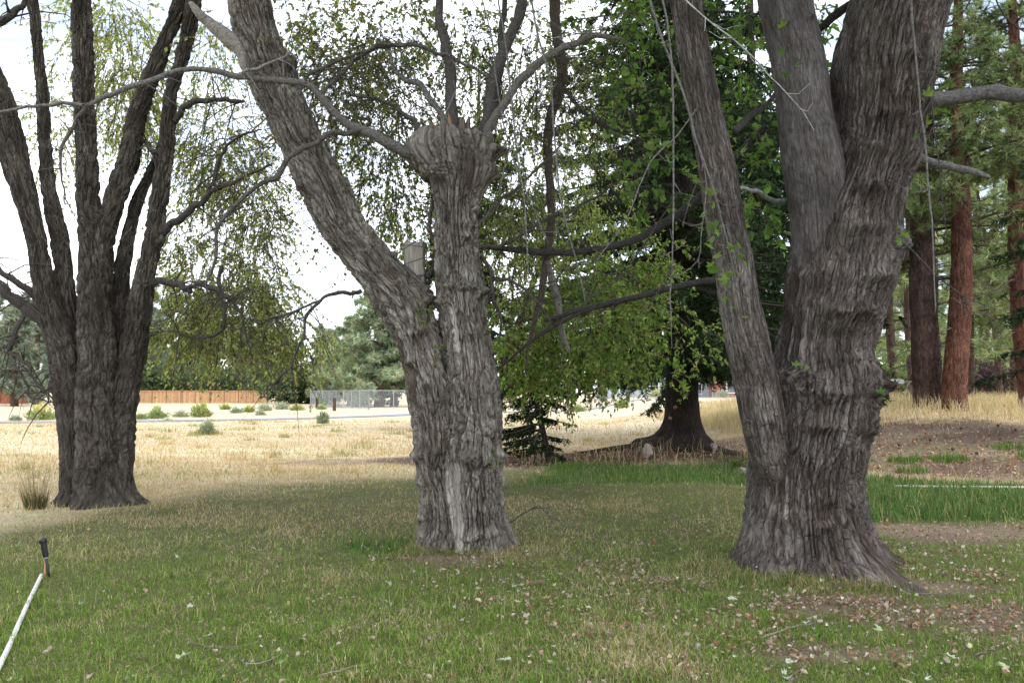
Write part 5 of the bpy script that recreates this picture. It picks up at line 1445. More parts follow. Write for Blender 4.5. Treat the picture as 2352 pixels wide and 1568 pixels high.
def _box_args(lo, hi, col):
    (a, b, c), (d, e, f) = lo, hi
    v = [(a, b, c), (d, b, c), (d, e, c), (a, e, c), (a, b, f), (d, b, f), (d, e, f), (a, e, f)]
    return v, None, [(0, 3, 2, 1), (4, 5, 6, 7), (0, 1, 5, 4), (1, 2, 6, 5), (2, 3, 7, 6), (3, 0, 4, 7)], col

cedar_fence()

def cedar_left():
    Y = 112.0
    x0, x1 = at_px(-10, Y), at_px(62, Y)
    root = thing("cedar_fence", (x0, Y, 0), "short stretch of reddish board fence seen left of the dark tree", "fence")
    w = (x1 - x0) / 2
    for k in range(2):
        mb = MB()
        for j in range(14):
            a = x0 + k * w + j * w / 14
            mb.add(*_box_args((a + .01, Y, .03), (a + w / 14 - .01, Y + .03, 1.7), np.array([.33, .12, .06]) * rng.uniform(.85, 1.1)))
        part("fence_panel", mb, M_CEDAR, root)
    for k in range(3):
        a = x0 + k * w
        mb = MB(); mb.add(*_box_args((a - .06, Y - .07, -.1), (a + .06, Y - .005, 1.75), np.array([.22, .08, .045])))
        part("post", mb, M_CEDAR, root)

cedar_left()

def wire_fence(label, pts, h, step):
    P = np.array(pts, float)
    root = thing("wire_fence", (P[0][0], P[0][1], 0), label, "fence")
    wire = MB()
    for a, b in zip(P[:-1], P[1:]):
        L = np.linalg.norm(b - a); n = max(1, int(round(L / step)))
        d = (b - a) / L
        for k in range(n + 1):
            p = a + (b - a) * k / n
            big = k == n or (k == 0)
            mb = MB(); z = gz(p[0], p[1])
            tube(mb, np.array([(p[0], p[1], z - .2), (p[0], p[1], z + h + (.12 if big else 0))]), [.055 if big else .035] * 2, 8)
            part("post", mb, M_GALV, root)
        mb = MB(); za, zb = gz(*a), gz(*b)
        tube(mb, np.array([(a[0], a[1], za + h), (b[0], b[1], zb + h)]), [.03, .03], 6)
        part("top_rail", mb, M_GALV, root)
        for s in (1, -1):                                # diagonal wires, 9 cm apart
            m = int((L + h) / .09)
            o = np.arange(m) * .09 - (h if s > 0 else 0)
            u0 = np.clip(o, 0, L) if s > 0 else np.clip(o, 0, L)
            u1 = np.clip(o + s * h, 0, L)
            z0 = np.clip((u0 - o) * s, 0, h); z1 = np.clip((u1 - o) * s, 0, h)
            ok = np.abs(u1 - u0) > .02
            A = np.stack([a[0] + d[0] * u0, a[1] + d[1] * u0, za + z0], 1)[ok]; B = np.stack([a[0] + d[0] * u1, a[1] + d[1] * u1, za + z1], 1)[ok]
            tubes(wire, np.stack([A, B], 1), np.full((len(A), 2), .003), 3)
    part("wire_mesh", wire, M_GALV, root, kind="stuff")

wire_fence("galvanised chain-link fence turning a corner behind the path", [(at_px(715, 96), 96), (at_px(848, 74), 74), (at_px(1010, 80), 80)], 1.75, 3.0)
wire_fence("chain-link fence in front of the house behind the spruce", [(at_px(1375, 72), 72), (at_px(1720, 74), 74)], 1.5, 3.2)

def wood_post(xx, Y, h, label):
    x = at_px(xx, Y); z = gz(x, Y)
    mb = MB(); tube(mb, np.array([(x, Y, z - .2), (x + .02, Y, z + h * .5), (x + .01, Y, z + h)]), [.15, .14, .13], 9)
    o = link("wooden_post", mb.mesh("wooden_post", M_POSTWOOD, False, origin=(x, Y, z)), None, (x, Y, z))
    tag(o, label, "post", "wooden posts by the wire fence")

wood_post(769, 70, 1.05, "dark wooden post standing nearer the path by the wire fence")
wood_post(729, 82, 1.0, "dark wooden post half hidden by yellow brush at the wire fence")

def house(name, label, x, y, w, d, h, wall, roof, windows, posts=(), roof_h=1.6, extra=None):
    z = gz(x, y) * 0.5
    root = thing(name, (x, y, z), label, "house")
    mb = MB(); mb.add(*_box_args((x - w / 2, y, z - .3), (x + w / 2, y + d, z + h), np.array(wall)))
    part("wall", mb, M_PAINT, root)
    mb = MB()
    o = .5
    V = [(x - w / 2 - o, y - o, z + h + .004), (x + w / 2 + o, y - o, z + h + .004), (x + w / 2 + o, y + d + o, z + h + .004), (x - w / 2 - o, y + d + o, z + h + .004), (x - w / 2 - o, y + d / 2, z + h + roof_h), (x + w / 2 + o, y + d / 2, z + h + roof_h)]
    mb.add(V, [(0, 4, 3), (1, 2, 5)], [(0, 1, 5, 4), (2, 3, 4, 5), (0, 3, 2, 1)], np.array(roof))
    part("roof", mb, M_PAINT, root)
    for (wx, wz, ww, wh) in windows:
        mb = MB(); mb.add(*_box_args((x + wx - ww / 2 - .1, y - .06, z + wz - .1), (x + wx + ww / 2 + .1, y - .004, z + wz + wh + .1), np.array([.8, .8, .8])))
        f = part("window", mb, M_PAINT, root)
        mb = MB(); mb.add(*_box_args((x + wx - ww / 2, y - .075, z + wz), (x + wx + ww / 2, y - .064, z + wz + wh), np.array([.05, .06, .07])))
        part("pane", mb, M_GLASS, f)
    for pxx in posts:
        mb = MB(); mb.add(*_box_args((x + pxx - .12, y - 1.6, z - .2), (x + pxx + .12, y - 1.36, z + h), np.array([.75, .77, .8])))
        part("porch_post", mb, M_PAINT, root)
    return root

house("house", "grey house with white porch posts glimpsed past the spruce trunk", at_px(1540, 92), 92.0, 15, 8, 3.0, (.36, .40, .44), (.12, .11, .11), [(-5, 1, 1.4, 1.2), (-2, 1, 1.2, 1.2), (2.8, .9, 1.2, 1.3)], (-6.4, -3.4, 1.6, 4.6, 6.9))
house("house", "red-brown house end glimpsed left of the maple's left stem", at_px(1690, 88), 88.0, 4.0, 6, 3.4, (.30, .11, .07), (.11, .1, .1), [(-.5, 1, .9, 1.1)])
#house("house", "bluish house roof half hidden behind the cedar fence", at_px(385, 135), 135.0, 11, 8, 2.0, (.30, .30, .31), (.15, .15, .16), [(-2.6, .9, 1.3, .8), (1.4, .9, 1.3, .8)], roof_h=1.9)
#house("house", "low house behind trees at the left edge beyond the board fence", at_px(20, 135), 135.0, 12, 8, 2.4, (.33, .35, .38), (.13, .13, .14), [(-1.5, .9, 1.3, 1.0), (2.4, .9, 1.3, 1.0)], roof_h=1.9)

def mailbox():
    Y = 30.0
    x = at_px(2034, Y); z = gz(x, Y)
    root = thing("mailbox", (x, Y, z), "small blue box with a grey lid beyond the grass beside the maple trunk", "mailbox")
    k = Y / FPX
    top = px(2034, 878, Y)[2]
    mb = MB(); tube(mb, np.array([(x, Y, z - .2), (x, Y, top - .1)]), [.05, .045], 8); part("post", mb, M_POSTWOOD, root)
    def arch(x0, x1, z0, h, d, mat, nm):
        m = MB()
        a = np.linspace(0, math.pi, 9)
        prof = [(x0, z0)] + [((x0 + x1) / 2 - math.cos(t) * (x1 - x0) / 2, z0 + h * .6 + math.sin(t) * h * .4) for t in a] + [(x1, z0)]
        n = len(prof)
        V = [(p, Y - d / 2, q) for p, q in prof] + [(p, Y + d / 2, q) for p, q in prof]
        V += [((x0 + x1) / 2, Y - d / 2, z0 + h * .4), ((x0 + x1) / 2, Y + d / 2, z0 + h * .4)]
        q = [(i, (i + 1) % n, n + (i + 1) % n, n + i) for i in range(n)]
        t = [(2 * n, (i + 1) % n, i) for i in range(n)] + [(2 * n + 1, n + i, n + (i + 1) % n) for i in range(n)]
        m.add(V, t, q); return part(nm, m, mat, root)
    arch(x - 9 * k, x + 7 * k, top - 14 * k, 14 * k, .3, M_BLUE, "box_body")
    arch(x + 10 * k, x + 36 * k, top - 3 * k, 11 * k, .4, M_TIN, "grey_lid_box")
    mb = MB(); mb.add(*_box_args((x - 6 * k, Y - .05, top - 17 * k), (x + 36 * k, Y + .05, top - 14.2 * k), np.array([.1, .07, .05]))); part("cross_bar", mb, M_POSTWOOD, root)

mailbox()

# ------------------------------------------------------------------ brush in the field
def brush(xx, yb, w, h, cols, label, group="brush in the dry field", Y=None, n=900, dry=0):
    Y = Y or FPX * EYE / (yb - 900.0)
    x = at_px(xx, Y); z = gz(x, Y)
    k = Y / FPX
    W, H = w * k / 2, h * k
    root = thing("sage_brush", (x, Y, z), label, "shrub", group)
    st, lf = MB(), MB()
    d = randdir(26); d[:, 2] = np.abs(d[:, 2]) * .9 + .3; d = unit(d)
    tip = np.stack([x + d[:, 0] * W * .8, Y + d[:, 1] * W * .8, z + d[:, 2] * H * .8], 1)
    base = np.tile([x, Y, z - .03], (26, 1))
    tubes(st, np.stack([base, (base + tip) / 2 + .03 * randdir(26), tip], 1), np.tile([.02, .014, .006], (26, 1)) * max(.5, W), 4, (.13, .1, .075))
    dd = randdir(n); dd[:, 2] = np.abs(dd[:, 2])
    rad = rng.uniform(.35, 1, (n, 1)) ** .5
    lump = .9 + .45 * vnoise(dd * 2.8 + xx, 5)[:, None] + .2 * vnoise(dd * 7 + xx, 6)[:, None]
    p = np.array([x, Y, z]) + dd * rad * lump * np.array([W, W, H])
    L = .16 * H * rng.uniform(.7, 1.5, n) + .05
    top = smooth(.45, .95, dd[:, 2] * rad[:, 0])[:, None]
    c = palette(n, cols[:2], .15) * (1 - top) + palette(n, cols[2:], .15) * top
    needles(lf, p, dd + np.array([0, 0, .8]) + .5 * randdir(n), L, L * .42, c)
    if dry:
        a = rng.uniform(0, 6.28, dry); r = rng.uniform(.2, 2.2, dry) * W
        q = np.stack([x + np.cos(a) * r, Y + np.sin(a) * r * .6, np.full(dry, z)], 1)
        needles(lf, q, randdir(dry) * .35 + np.array([0, 0, 1]), H * rng.uniform(.25, .6, dry), .02, palette(dry, [(.42, .3, .14), (.3, .3, .12)], .2))
    part("stems", st, M_TWIG, root)
    part("foliage", lf, M_GRASS, root, kind="stuff")

YEL = [(.33, .37, .15), (.29, .35, .16), (.66, .58, .13), (.58, .55, .17)]
GRN = [(.27, .34, .17), (.32, .39, .2), (.4, .46, .2), (.46, .5, .22)]
GRY = [(.33, .38, .28), (.39, .43, .34), (.44, .48, .38), (.49, .51, .42)]
for a in [(98, 964, 62, 30, YEL, "yellow-topped rabbitbrush left of the dark tree beside the path"), (40, 966, 26, 14, GRY, "low grey brush at the far left beside the path"), (364, 961, 42, 25, GRN, "rounded green brush right of the dark tree beside the path"), (328, 963, 26, 14, GRN, "low green brush touching the dark tree's right side"),
          (464, 957, 48, 29, YEL[:2] + [(.42, .42, .1), (.36, .38, .12)], "large yellow-green rabbitbrush behind the middle of the path"), (418, 957, 38, 13, GRY, "low pale brush between the green and the yellow-green brush"), (545, 948, 32, 13, GRY, "pale grey brush just below the cedar fence's middle"),
          (520, 940, 26, 13, YEL, "small yellow brush below the cedar fence's middle"), (574, 946, 30, 15, YEL, "yellow brush below the cedar fence's last third"), (612, 943, 34, 15, GRY, "grey brush below the cedar fence's end"), (650, 940, 34, 16, GRY, "grey-green sagebrush right of the cedar fence's end"), (683, 942, 32, 14, YEL, "yellow brush between the two fences"), (600, 953, 24, 10, GRY, "tiny pale brush near the path under the hanging leaves"),
          (740, 940, 20, 10, GRN, "tiny green brush left of the wire fence"), (822, 934, 46, 20, YEL[:2] + [(.4, .44, .1), (.34, .4, .12)], "yellow-green brush against the wire fence"), (1428, 950, 40, 22, YEL[:2] + [(.4, .44, .12), (.34, .4, .12)], "green-yellow brush in the field left of the spruce trunk"),
          (1330, 946, 28, 16, GRN, "green brush in the field beyond the sapling"), (1505, 938, 30, 16, YEL, "yellow-flowered brush just left of the spruce trunk"), (1658, 938, 34, 18, GRY, "grey-green brush right of the spruce trunk")]:
    brush(*a, n=700)
brush(478, 997, 36, 27, GRY, "grey sage with dry grass at its foot in the mid field", n=800, dry=500)
brush(744, 972, 24, 27, GRY[:2] + [(.25, .3, .2), (.28, .33, .22)], "lone grey-green brush standing on the near side of the path", n=900)

def bunch_grass():
    Y = 11.4
    x = at_px(92, Y); z = gz(x, Y)
    root = thing("bunch_grass", (x, Y, z), "tall wispy bunch grass beside the dark many-stemmed tree", "grass tuft")
    mb = MB(); n = 260
    a = rng.uniform(0, 6.28, n); r = .13 * np.sqrt(rng.random(n))
    p = np.stack([x + np.cos(a) * r, Y + np.sin(a) * r, np.full(n, z - .01)], 1)
    d = np.stack([np.cos(a) * r * 2.2, np.sin(a) * r * 2.2, np.ones(n)], 1) + .12 * randdir(n)
    needles(mb, p, d, rng.uniform(.15, .42, n), .009, palette(n, [(.12, .11, .05), (.2, .16, .08), (.09, .1, .04)], .2))
    part("blades", mb, M_GRASS, root)
    st = MB(); m = 30
    a = rng.uniform(0, 6.28, m)
    p = np.stack([x + np.cos(a) * .05, Y + np.sin(a) * .05, np.full(m, z)], 1)
    d = unit(np.stack([np.cos(a) * .22, np.sin(a) * .22, np.ones(m)], 1) + .08 * randdir(m))
    L = rng.uniform(.45, .85, m)[:, None]
    tubes(st, np.stack([p, p + d * L * .5, p + d * L + np.array([0, 0, -.02])], 1), np.tile([.003, .0025, .002], (m, 1)), 3, (.32, .25, .14))
    part("stalks", st, M_TWIG, root)

bunch_grass()

# ------------------------------------------------------------------ grass
def blades(mb, X, Y, h, w, lean, col, seg=2):
    """curved grass blades: seg 2 gives a quad and a tip, seg 1 a single triangle"""
    k = len(X)
    Z = ground_z(X, Y) - .004
    a = rng.uniform(0, 2 * math.pi, k)
    S = np.stack([np.cos(a), np.sin(a), np.zeros(k)], 1)
    b = a + math.pi / 2 + rng.normal(size=k) * .5
    Dv = np.stack([np.cos(b), np.sin(b), np.zeros(k)], 1)
    B = np.stack([X, Y, Z], 1)
    h = h[:, None]; w = np.broadcast_to(w, (k,))[:, None]; lean = lean[:, None]
    up = np.array([0, 0, 1.0])
    tip = B + up * h * (1 - .35 * lean ** 2) + Dv * h * lean
    if seg == 2:
        mid = B + up * h * .55 + Dv * h * lean * .32
        V = np.stack([B - S * w / 2, B + S * w / 2, mid + S * w * .4, mid - S * w * .4, tip], 1)
        i = np.arange(k)[:, None] * 5
        mb.add(V.reshape(-1, 3), i + np.array([[3, 2, 4]]), i + np.array([[0, 1, 2, 3]]), np.repeat(col, 5, 0))
    else:
        V = np.stack([B - S * w / 2, B + S * w / 2, tip], 1)
        mb.add(V.reshape(-1, 3), np.arange(3 * k).reshape(k, 3), None, np.repeat(col, 3, 0))

def scatter(n, y0, y1, power=1.0, side=1.3):
    """points on the ground the camera can see, thinning out with distance"""
    Y = y0 * (y1 / y0) ** (rng.random(n) ** power)
    X = rng.uniform(-.66 * side / 1.3, .66 * side / 1.3, n) * Y * 1.06
    return X, Y

def clear_of_trees(X, Y):
    ok = np.hypot(X - MPX, Y - MPY) > .55
    ok &= np.hypot(X - at_px(1010, 8.6), Y - 8.6) > .27
    ok &= np.hypot(X - at_px(1103, 8.6), Y - 8.6) > .27
    ok &= np.hypot(X - at_px(228, 12), Y - 12) > .5
    return ok

def lawn():
    green = np.array([(.135, .235, .036), (.175, .285, .05), (.085, .16, .028), (.215, .31, .068)])
    olive = np.array([(.25, .265, .12), (.29, .285, .135), (.21, .235, .10)])
    dry = np.array([(.47, .39, .24), (.40, .33, .19), (.54, .46, .31), (.34, .27, .15)])
    def colours(X, Y):
        straw, dirt, lush, na, nb, nc = zones(X, Y)
        k = len(X)
        patch = n2(X, Y, 0.8, 31) + .6 * n2(X, Y, 2.2, 32) + .5 * n2(X, Y, .25, 34)
        # drier swath from the bunch grass to the elm, greener near the pipe and in front
        swath = np.exp(-((Y - 10.8 - .25 * (X + 3)) / 2.0) ** 2) * (X < 1.0)
        pd = np.clip(.10 + .62 * patch + .34 * swath + .2 * smooth(6.5, 12, Y) + .85 * straw - .6 * lush, .03, .95)
        po = np.clip(.25 + .25 * nc + .3 * swath, .05, .8)
        u = rng.random(k)
        c = green[rng.integers(0, 4, k)]
        c = np.where((rng.random(k) < po)[:, None], olive[rng.integers(0, 3, k)], c)
        c = np.where((lush > rng.uniform(.3, .9, k))[:, None], np.array([(.10, .175, .05), (.125, .205, .065), (.085, .15, .045)])[rng.integers(0, 3, k)], c)
        c = np.where((u < pd)[:, None], dry[rng.integers(0, 4, k)], c)
        return np.clip(c * (1 + .2 * rng.normal(size=(k, 1))), .01, .8), straw, dirt, lush, patch
    mb = MB()
    for n, y0, y1, seg, wd in ((125000, 4.2, 8.2, 2, .0046), (140000, 8.2, 19.0, 1, .0088)):
        X, Y = scatter(n, y0, y1)
        col, straw, dirt, lush, patch = colours(X, Y)
        keep = clear_of_trees(X, Y) & (rng.random(n) > dirt * .93) & (rng.random(n) > straw * .45)
        X, Y, col, lush, patch, straw = X[keep], Y[keep], col[keep], lush[keep], patch[keep], straw[keep]
        h = (.036 + .034 * rng.random(len(X)) + .022 * np.clip(patch, -1, 1)) * (1 + .6 * lush) * (1 - .2 * straw)
        clump = smooth(.1, .6, n2(X, Y, .16, 37, 2))
        h = h * (.75 + .75 * clump)
        h = np.where(rng.random(len(X)) < .012, h * 1.6, h)
        blades(mb, X, Y, h, wd * rng.uniform(.7, 1.3, len(X)), np.clip(np.abs(rng.normal(size=len(X))) * .75 + .25, 0, 2.0), col, seg)
    t = rng.random(190)                                  # blades leaning over the white pipe
    Yp = FPX * EYE / (np.interp(t, [0, 1], [1552, 1318]) - 900.0)
    Xp = (np.interp(t, [0, .31, .69, 1], [12, 45, 80, 112]) - 1176) / FPX * Yp + rng.normal(size=190) * .03
    blades(mb, Xp, Yp - .02, rng.uniform(.03, .07, 190), .005, np.clip(np.abs(rng.normal(size=190)) * .9 + .3, 0, 2), green[rng.integers(0, 4, 190)], 2)
    for q in range(26):                                  # tufts against the maple's foot and the elm's
        a0 = rng.uniform(-3.3, .4); rr = rng.uniform(.62, 1.0)
        cx, cy = MPX + math.cos(a0) * rr, MPY + math.sin(a0) * rr
        if q > 19:
            cx, cy = ELX + rng.uniform(-.5, .45), ELY - rng.uniform(.25, .4)
        m = 70
        X, Y = cx + .06 * rng.normal(size=m), cy + .06 * rng.normal(size=m)
        c = palette(m, [(.15, .2, .055), (.32, .27, .14), (.4, .33, .19), (.11, .17, .04)], .2)
        blades(mb, X, Y, rng.uniform(.06, .15, m), .005, np.clip(np.abs(rng.normal(size=m)) * .8 + .3, 0, 2), c, 2)
    o = link("lawn_grass", mb.mesh("lawn_grass", M_GRASS))
    tag(o, "short green and straw-coloured lawn grass under the trees", "grass", kind="stuff")
    # lush taller strip and clumps
    mb = MB()
    n = 60000
    X = rng.uniform(-1.9, 10.5, n); Y = rng.uniform(8.0, 18, n)
    _, _, lush, na, nb, nc = zones(X, Y)
    keep = (rng.random(n) < lush * np.clip(.75 + nb, .2, 1)) & clear_of_trees(X, Y) & (np.abs(X) < .68 * Y)
    X, Y, na = X[keep], Y[keep], na[keep]
    k = len(X)
    c = palette(k, [(.095, .17, .052), (.12, .205, .065), (.08, .14, .045), (.15, .23, .08), (.3, .27, .13)], .2)
    h = rng.uniform(.09, .22, k) * (1 + .5 * na) * np.where((X > 4.3) & (Y < 13.5), 1.25, .8)
    blades(mb, X, Y, h, .011 * rng.uniform(.7, 1.3, k), np.clip(np.abs(rng.normal(size=k)) * .5 + .15, 0, 1.4), c, 2)
    o = link("lush_grass", mb.mesh("lush_grass", M_GRASS))
    tag(o, "taller lush green grass strip behind the lawn", "grass", kind="stuff")
    # dry field grass
    mb = MB()
    n = 130000
    X, Y = scatter(n, 11.0, 48.0, .9, 1.35)
    straw, dirt, lush, na, nb, nc = zones(X, Y)
    keep = (rng.random(n) < straw * (1 - .92 * dirt)) & clear_of_trees(X, Y) & (lush < .5)
    X, Y = X[keep], Y[keep]
    k = len(X)
    g = n2(X, Y * 2.5, 4.0, 33)
    c = palette(k, [(.58, .46, .29), (.53, .41, .24), (.65, .54, .37), (.48, .36, .2)], .12)
    gr = (rng.random(k) < np.clip(.08 + .5 * g, 0, .6) * np.clip((26 - Y) / 10, .25, 1))[:, None]
    c = np.where(gr, palette(k, [(.25, .28, .11), (.3, .31, .14)], .15), c)
    h = rng.uniform(.04, .10, k) * np.clip(1.3 - .01 * Y, .6, 1.3) * (1 + .5 * g)
    blades(mb, X, Y, h, .0009 * Y * rng.uniform(.7, 1.3, k) + .003, np.clip(np.abs(rng.normal(size=k)) * .6 + .2, 0, 1.5), c, 1)
    for q in range(150):
        cy = 15 * (48 / 15) ** rng.random(); cx = rng.uniform(-.66, .35) * cy
        if float(zones(np.array([cx]), np.array([cy]))[0][0]) < .6 or float(zones(np.array([cx]), np.array([cy]))[1][0]) > .3:
            continue
        m = 60; sp = rng.uniform(.1, .5)
        c = palette(m, [(.3, .32, .15), (.36, .36, .2)] if q % 3 == 0 else [(.46, .36, .2), (.56, .45, .28)], .15)
        blades(mb, cx + sp * rng.normal(size=m), cy + sp * .7 * rng.normal(size=m), rng.uniform(.08, .24, m), .0009 * cy + .003, np.clip(np.abs(rng.normal(size=m)) * .6, 0, 1.5), c, 1)
    o = link("dry_grass", mb.mesh("dry_grass", M_GRASS))
    tag(o, "pale dry grass covering the open field", "grass", kind="stuff")
    # tall straw grass round the pines
    mb = MB()
    n = 46000
    X = rng.uniform(7.0, 27, n); Y = rng.uniform(18.5, 42, n)
    far = np.interp(X, [4, 5, 8, 14, 30], [26, 24.5, 23, 21.0, 19.5])
    w = smooth(-.4, 1.2, (Y - far) / 1.6 + .5 * n2(X, Y, 1.5, 35))
    keep = (rng.random(n) < w) & (np.abs(X) < .7 * Y)
    X, Y, w = X[keep], Y[keep], w[keep]
    k = len(X)
    h = rng.uniform(.12, .6, k) * (.3 + .7 * w) * (1 + .7 * n2(X, Y, 1.3, 36))
    c = palette(k, [(.62, .51, .33), (.68, .58, .41), (.55, .44, .27), (.5, .4, .25)], .16)
    blades(mb, X, Y, h, .014 * rng.uniform(.5, 1.3, k), np.clip(np.abs(rng.normal(size=k)) * .6 + .1, 0, 1.6), c, 2)
    o = link("tall_dry_grass", mb.mesh("tall_dry_grass", M_GRASS))
    tag(o, "tall straw-coloured grass at the feet of the pines", "grass", kind="stuff")
    # seed stalks in the lawn, along the edge of the needle bed and by the white pipe
    mb = MB()
    n = 420
    X, Y = scatter(n, 4.4, 11)
    keep = clear_of_trees(X, Y); X, Y = X[keep], Y[keep]; k = len(X)
    X = np.concatenate([X, rng.uniform(.2, 6, 260), rng.uniform(6.8, 9.5, 60)]); Y = np.concatenate([Y, rng.uniform(17.0, 18.6, 260), rng.uniform(13.4, 15.5, 60)])
    k = len(X)
    h = np.concatenate([rng.uniform(.10, .22, k - 320), rng.uniform(.2, .6, 260), rng.uniform(.2, .55, 60)])
    blades(mb, X, Y, h, .0045 * np.clip(Y / 8, .7, 2.2), np.clip(np.abs(rng.normal(size=k)) * .8, 0, 1.8), palette(k, [(.5, .4, .23), (.42, .34, .19), (.56, .47, .3)], .15), 2)
    o = link("seed_stalks", mb.mesh("seed_stalks", M_GRASS))
    tag(o, "pale dry seed stalks standing up out of the lawn", "grass", kind="stuff")
    # green weeds in the needle bed
    mb = MB()
    for cx, cy, r, n in ((8.2, 17.2, .35, 260), (9.0, 17.0, .4, 300), (10.6, 16.8, .3, 160), (7.4, 17.6, .3, 150), (10.9, 18.0, .4, 200), (5.6, 17.5, .4, 220), (1.2, 16.9, .3, 200), (0.9, 18.2, .2, 120), (7.7, 15.9, .3, 150)):
        a = rng.uniform(0, 6.28, n); rr = r * np.sqrt(rng.random(n))
        blades(mb, cx + np.cos(a) * rr, cy + np.sin(a) * rr, rng.uniform(.06, .2, n), .014, np.abs(rng.normal(size=n)) * .5, palette(n, [(.10, .19, .04), (.13, .23, .05)], .2), 2)
    o = link("weeds", mb.mesh("weeds", M_GRASS))
    tag(o, "scattered green weeds on the brown needle bed", "grass", kind="stuff")

lawn()

# ------------------------------------------------------------------ fallen leaves and twigs
def stamp(mb, tv, tt, B, size, yaw, tilt, col):
    """copies of a small template (tv vertices, tt triangles) laid down at B with yaw and tilt"""
    k, m = len(B), len(tv)
    cy, sy = np.cos(yaw), np.sin(yaw)
    T = unit(np.array([0, 0, 1.0]) + tilt * randdir(k))
    X = np.stack([cy, sy, np.zeros(k)], 1); X = unit(X - T * np.sum(X * T, 1, keepdims=True)); Yv = np.cross(T, X)
    jit = 1 + .28 * rng.normal(size=(k, m, 1))
    q = tv[None] * size[:, None, None] * jit * np.array([1, 1, 1.9]) * np.stack([rng.uniform(.6, 1.3, k), np.ones(k), rng.uniform(.4, 1.8, k)], 1)[:, None]
    V = B[:, None] + q[..., :1] * X[:, None] + q[..., 1:2] * Yv[:, None] + q[..., 2:] * T[:, None]
    t = (np.asarray(tt)[None] + (np.arange(k) * m)[:, None, None]).reshape(-1, 3)
    mb.add(V.reshape(-1, 3), t, None, np.repeat(np.asarray(col, F), m, 0))

def lobed_template(curl):
    lobes = [(0, .15), (30, .6), (42, .42), (58, .8), (72, .42), (90, 1.0), (108, .42), (122, .8), (138, .42), (150, .6), (180, .15), (270, .1)]
    a = np.radians([p for p, _ in lobes]); r = np.array([q for _, q in lobes])
    x, y = np.cos(a) * r, np.sin(a) * r
    V = np.vstack([np.stack([x, y, curl * (x ** 2 + .6 * (y - .3) ** 2)], 1), [[0, .3, 0]]])
    n = len(lobes)
    return V, [(n, i, (i + 1) % n) for i in range(n)]

CUP_V = np.array([(0, -.5, .12), (.28, -.2, .2), (.3, .2, .16), (0, .55, .05), (-.3, .2, .2), (-.26, -.2, .16), (0, -.1, 0), (0, .2, -.02)])
CUP_T = [(0, 1, 6), (1, 2, 7), (1, 7, 6), (2, 3, 7), (3, 4, 7), (4, 5, 6), (4, 6, 7), (5, 0, 6)]

def litter():
    mb = MB()
    def place(X, Y, size, cols, lift=.02, shape=None):
        k = len(X)
        B = np.stack([X, Y, ground_z(X, Y) + lift * rng.random(k) + .004], 1)
        L = size * np.clip(np.exp(rng.normal(size=k) * .35) * .72, .3, 1.25)
        tv, tt = (CUP_V, CUP_T) if shape is None else shape
        stamp(mb, tv, tt, B, L, rng.uniform(0, 6.28, k), .55, palette(k, cols, .18))
    tan = [(.44, .35, .285), (.36, .275, .21), (.5, .425, .36), (.29, .2, .145), (.47, .39, .33)]
    pale = [(.46, .49, .41), (.39, .43, .34), (.5, .51, .44)]
    rust = [(.28, .155, .095), (.34, .21, .13), (.22, .13, .09)]
    # thick round the maple
    n = 7500
    a = rng.uniform(0, 6.28, n); r = .6 + np.abs(rng.normal(size=n)) * 1.5
    X, Y = MPX + np.cos(a) * r * 1.3, MPY - .6 + np.sin(a) * r
    cl = n2(X, Y, .45, 41) + .5 * n2(X, Y, 1.4, 42)
    keep = (cl > -.05) & (Y > 4.2) & clear_of_trees(X, Y)
    place(X[keep], Y[keep], .034, tan + rust[:2], .04)
    # soil patches
    n = 17000
    X, Y = scatter(n, 4.3, 12)
    _, dirt, lush, _, _, _ = zones(X, Y)
    keep = (rng.random(n) < dirt * .8) & clear_of_trees(X, Y)
    place(X[keep], Y[keep], .036, tan + rust, .03)
    # thin scatter over the lawn
    n = 4600
    X, Y = scatter(n, 4.3, 12)
    cl = n2(X, Y, .7, 43)
    keep = (rng.random(n) < np.clip(.30 + 1.0 * cl + .13 * X, .04, 1)) & clear_of_trees(X, Y)
    place(X[keep], Y[keep], .033, tan, .06)
    n = 900
    X, Y = scatter(n, 4.3, 10)
    keep = clear_of_trees(X, Y) & (rng.random(n) < np.clip(.45 + .08 * X, .15, 1))
    Xk, Yk = X[keep], Y[keep]
    place(Xk[::2], Yk[::2], .03, pale, .04, lobed_template(.9))
    place(Xk[1::2], Yk[1::2], .026, pale, .04, lobed_template(1.6))
    # needle bed behind
    n = 15000
    X = rng.uniform(-2, 13, n); Y = rng.uniform(13.5, 25, n)
    _, dirt, lush, _, _, _ = zones(X, Y)
    keep = (rng.random(n) < dirt * np.clip(1.3 - (Y - 14) * .08, .25, 1)) & (lush < .4)
    place(X[keep], Y[keep], .06, [(.46, .30, .2), (.36, .2, .13), (.28, .16, .12), (.52, .4, .3)])
    o = link("leaf_litter", mb.mesh("leaf_litter", M_LITTER))
    tag(o, "small curled tan and rust dry leaves strewn over lawn and soil", "leaf litter", kind="stuff")

litter()

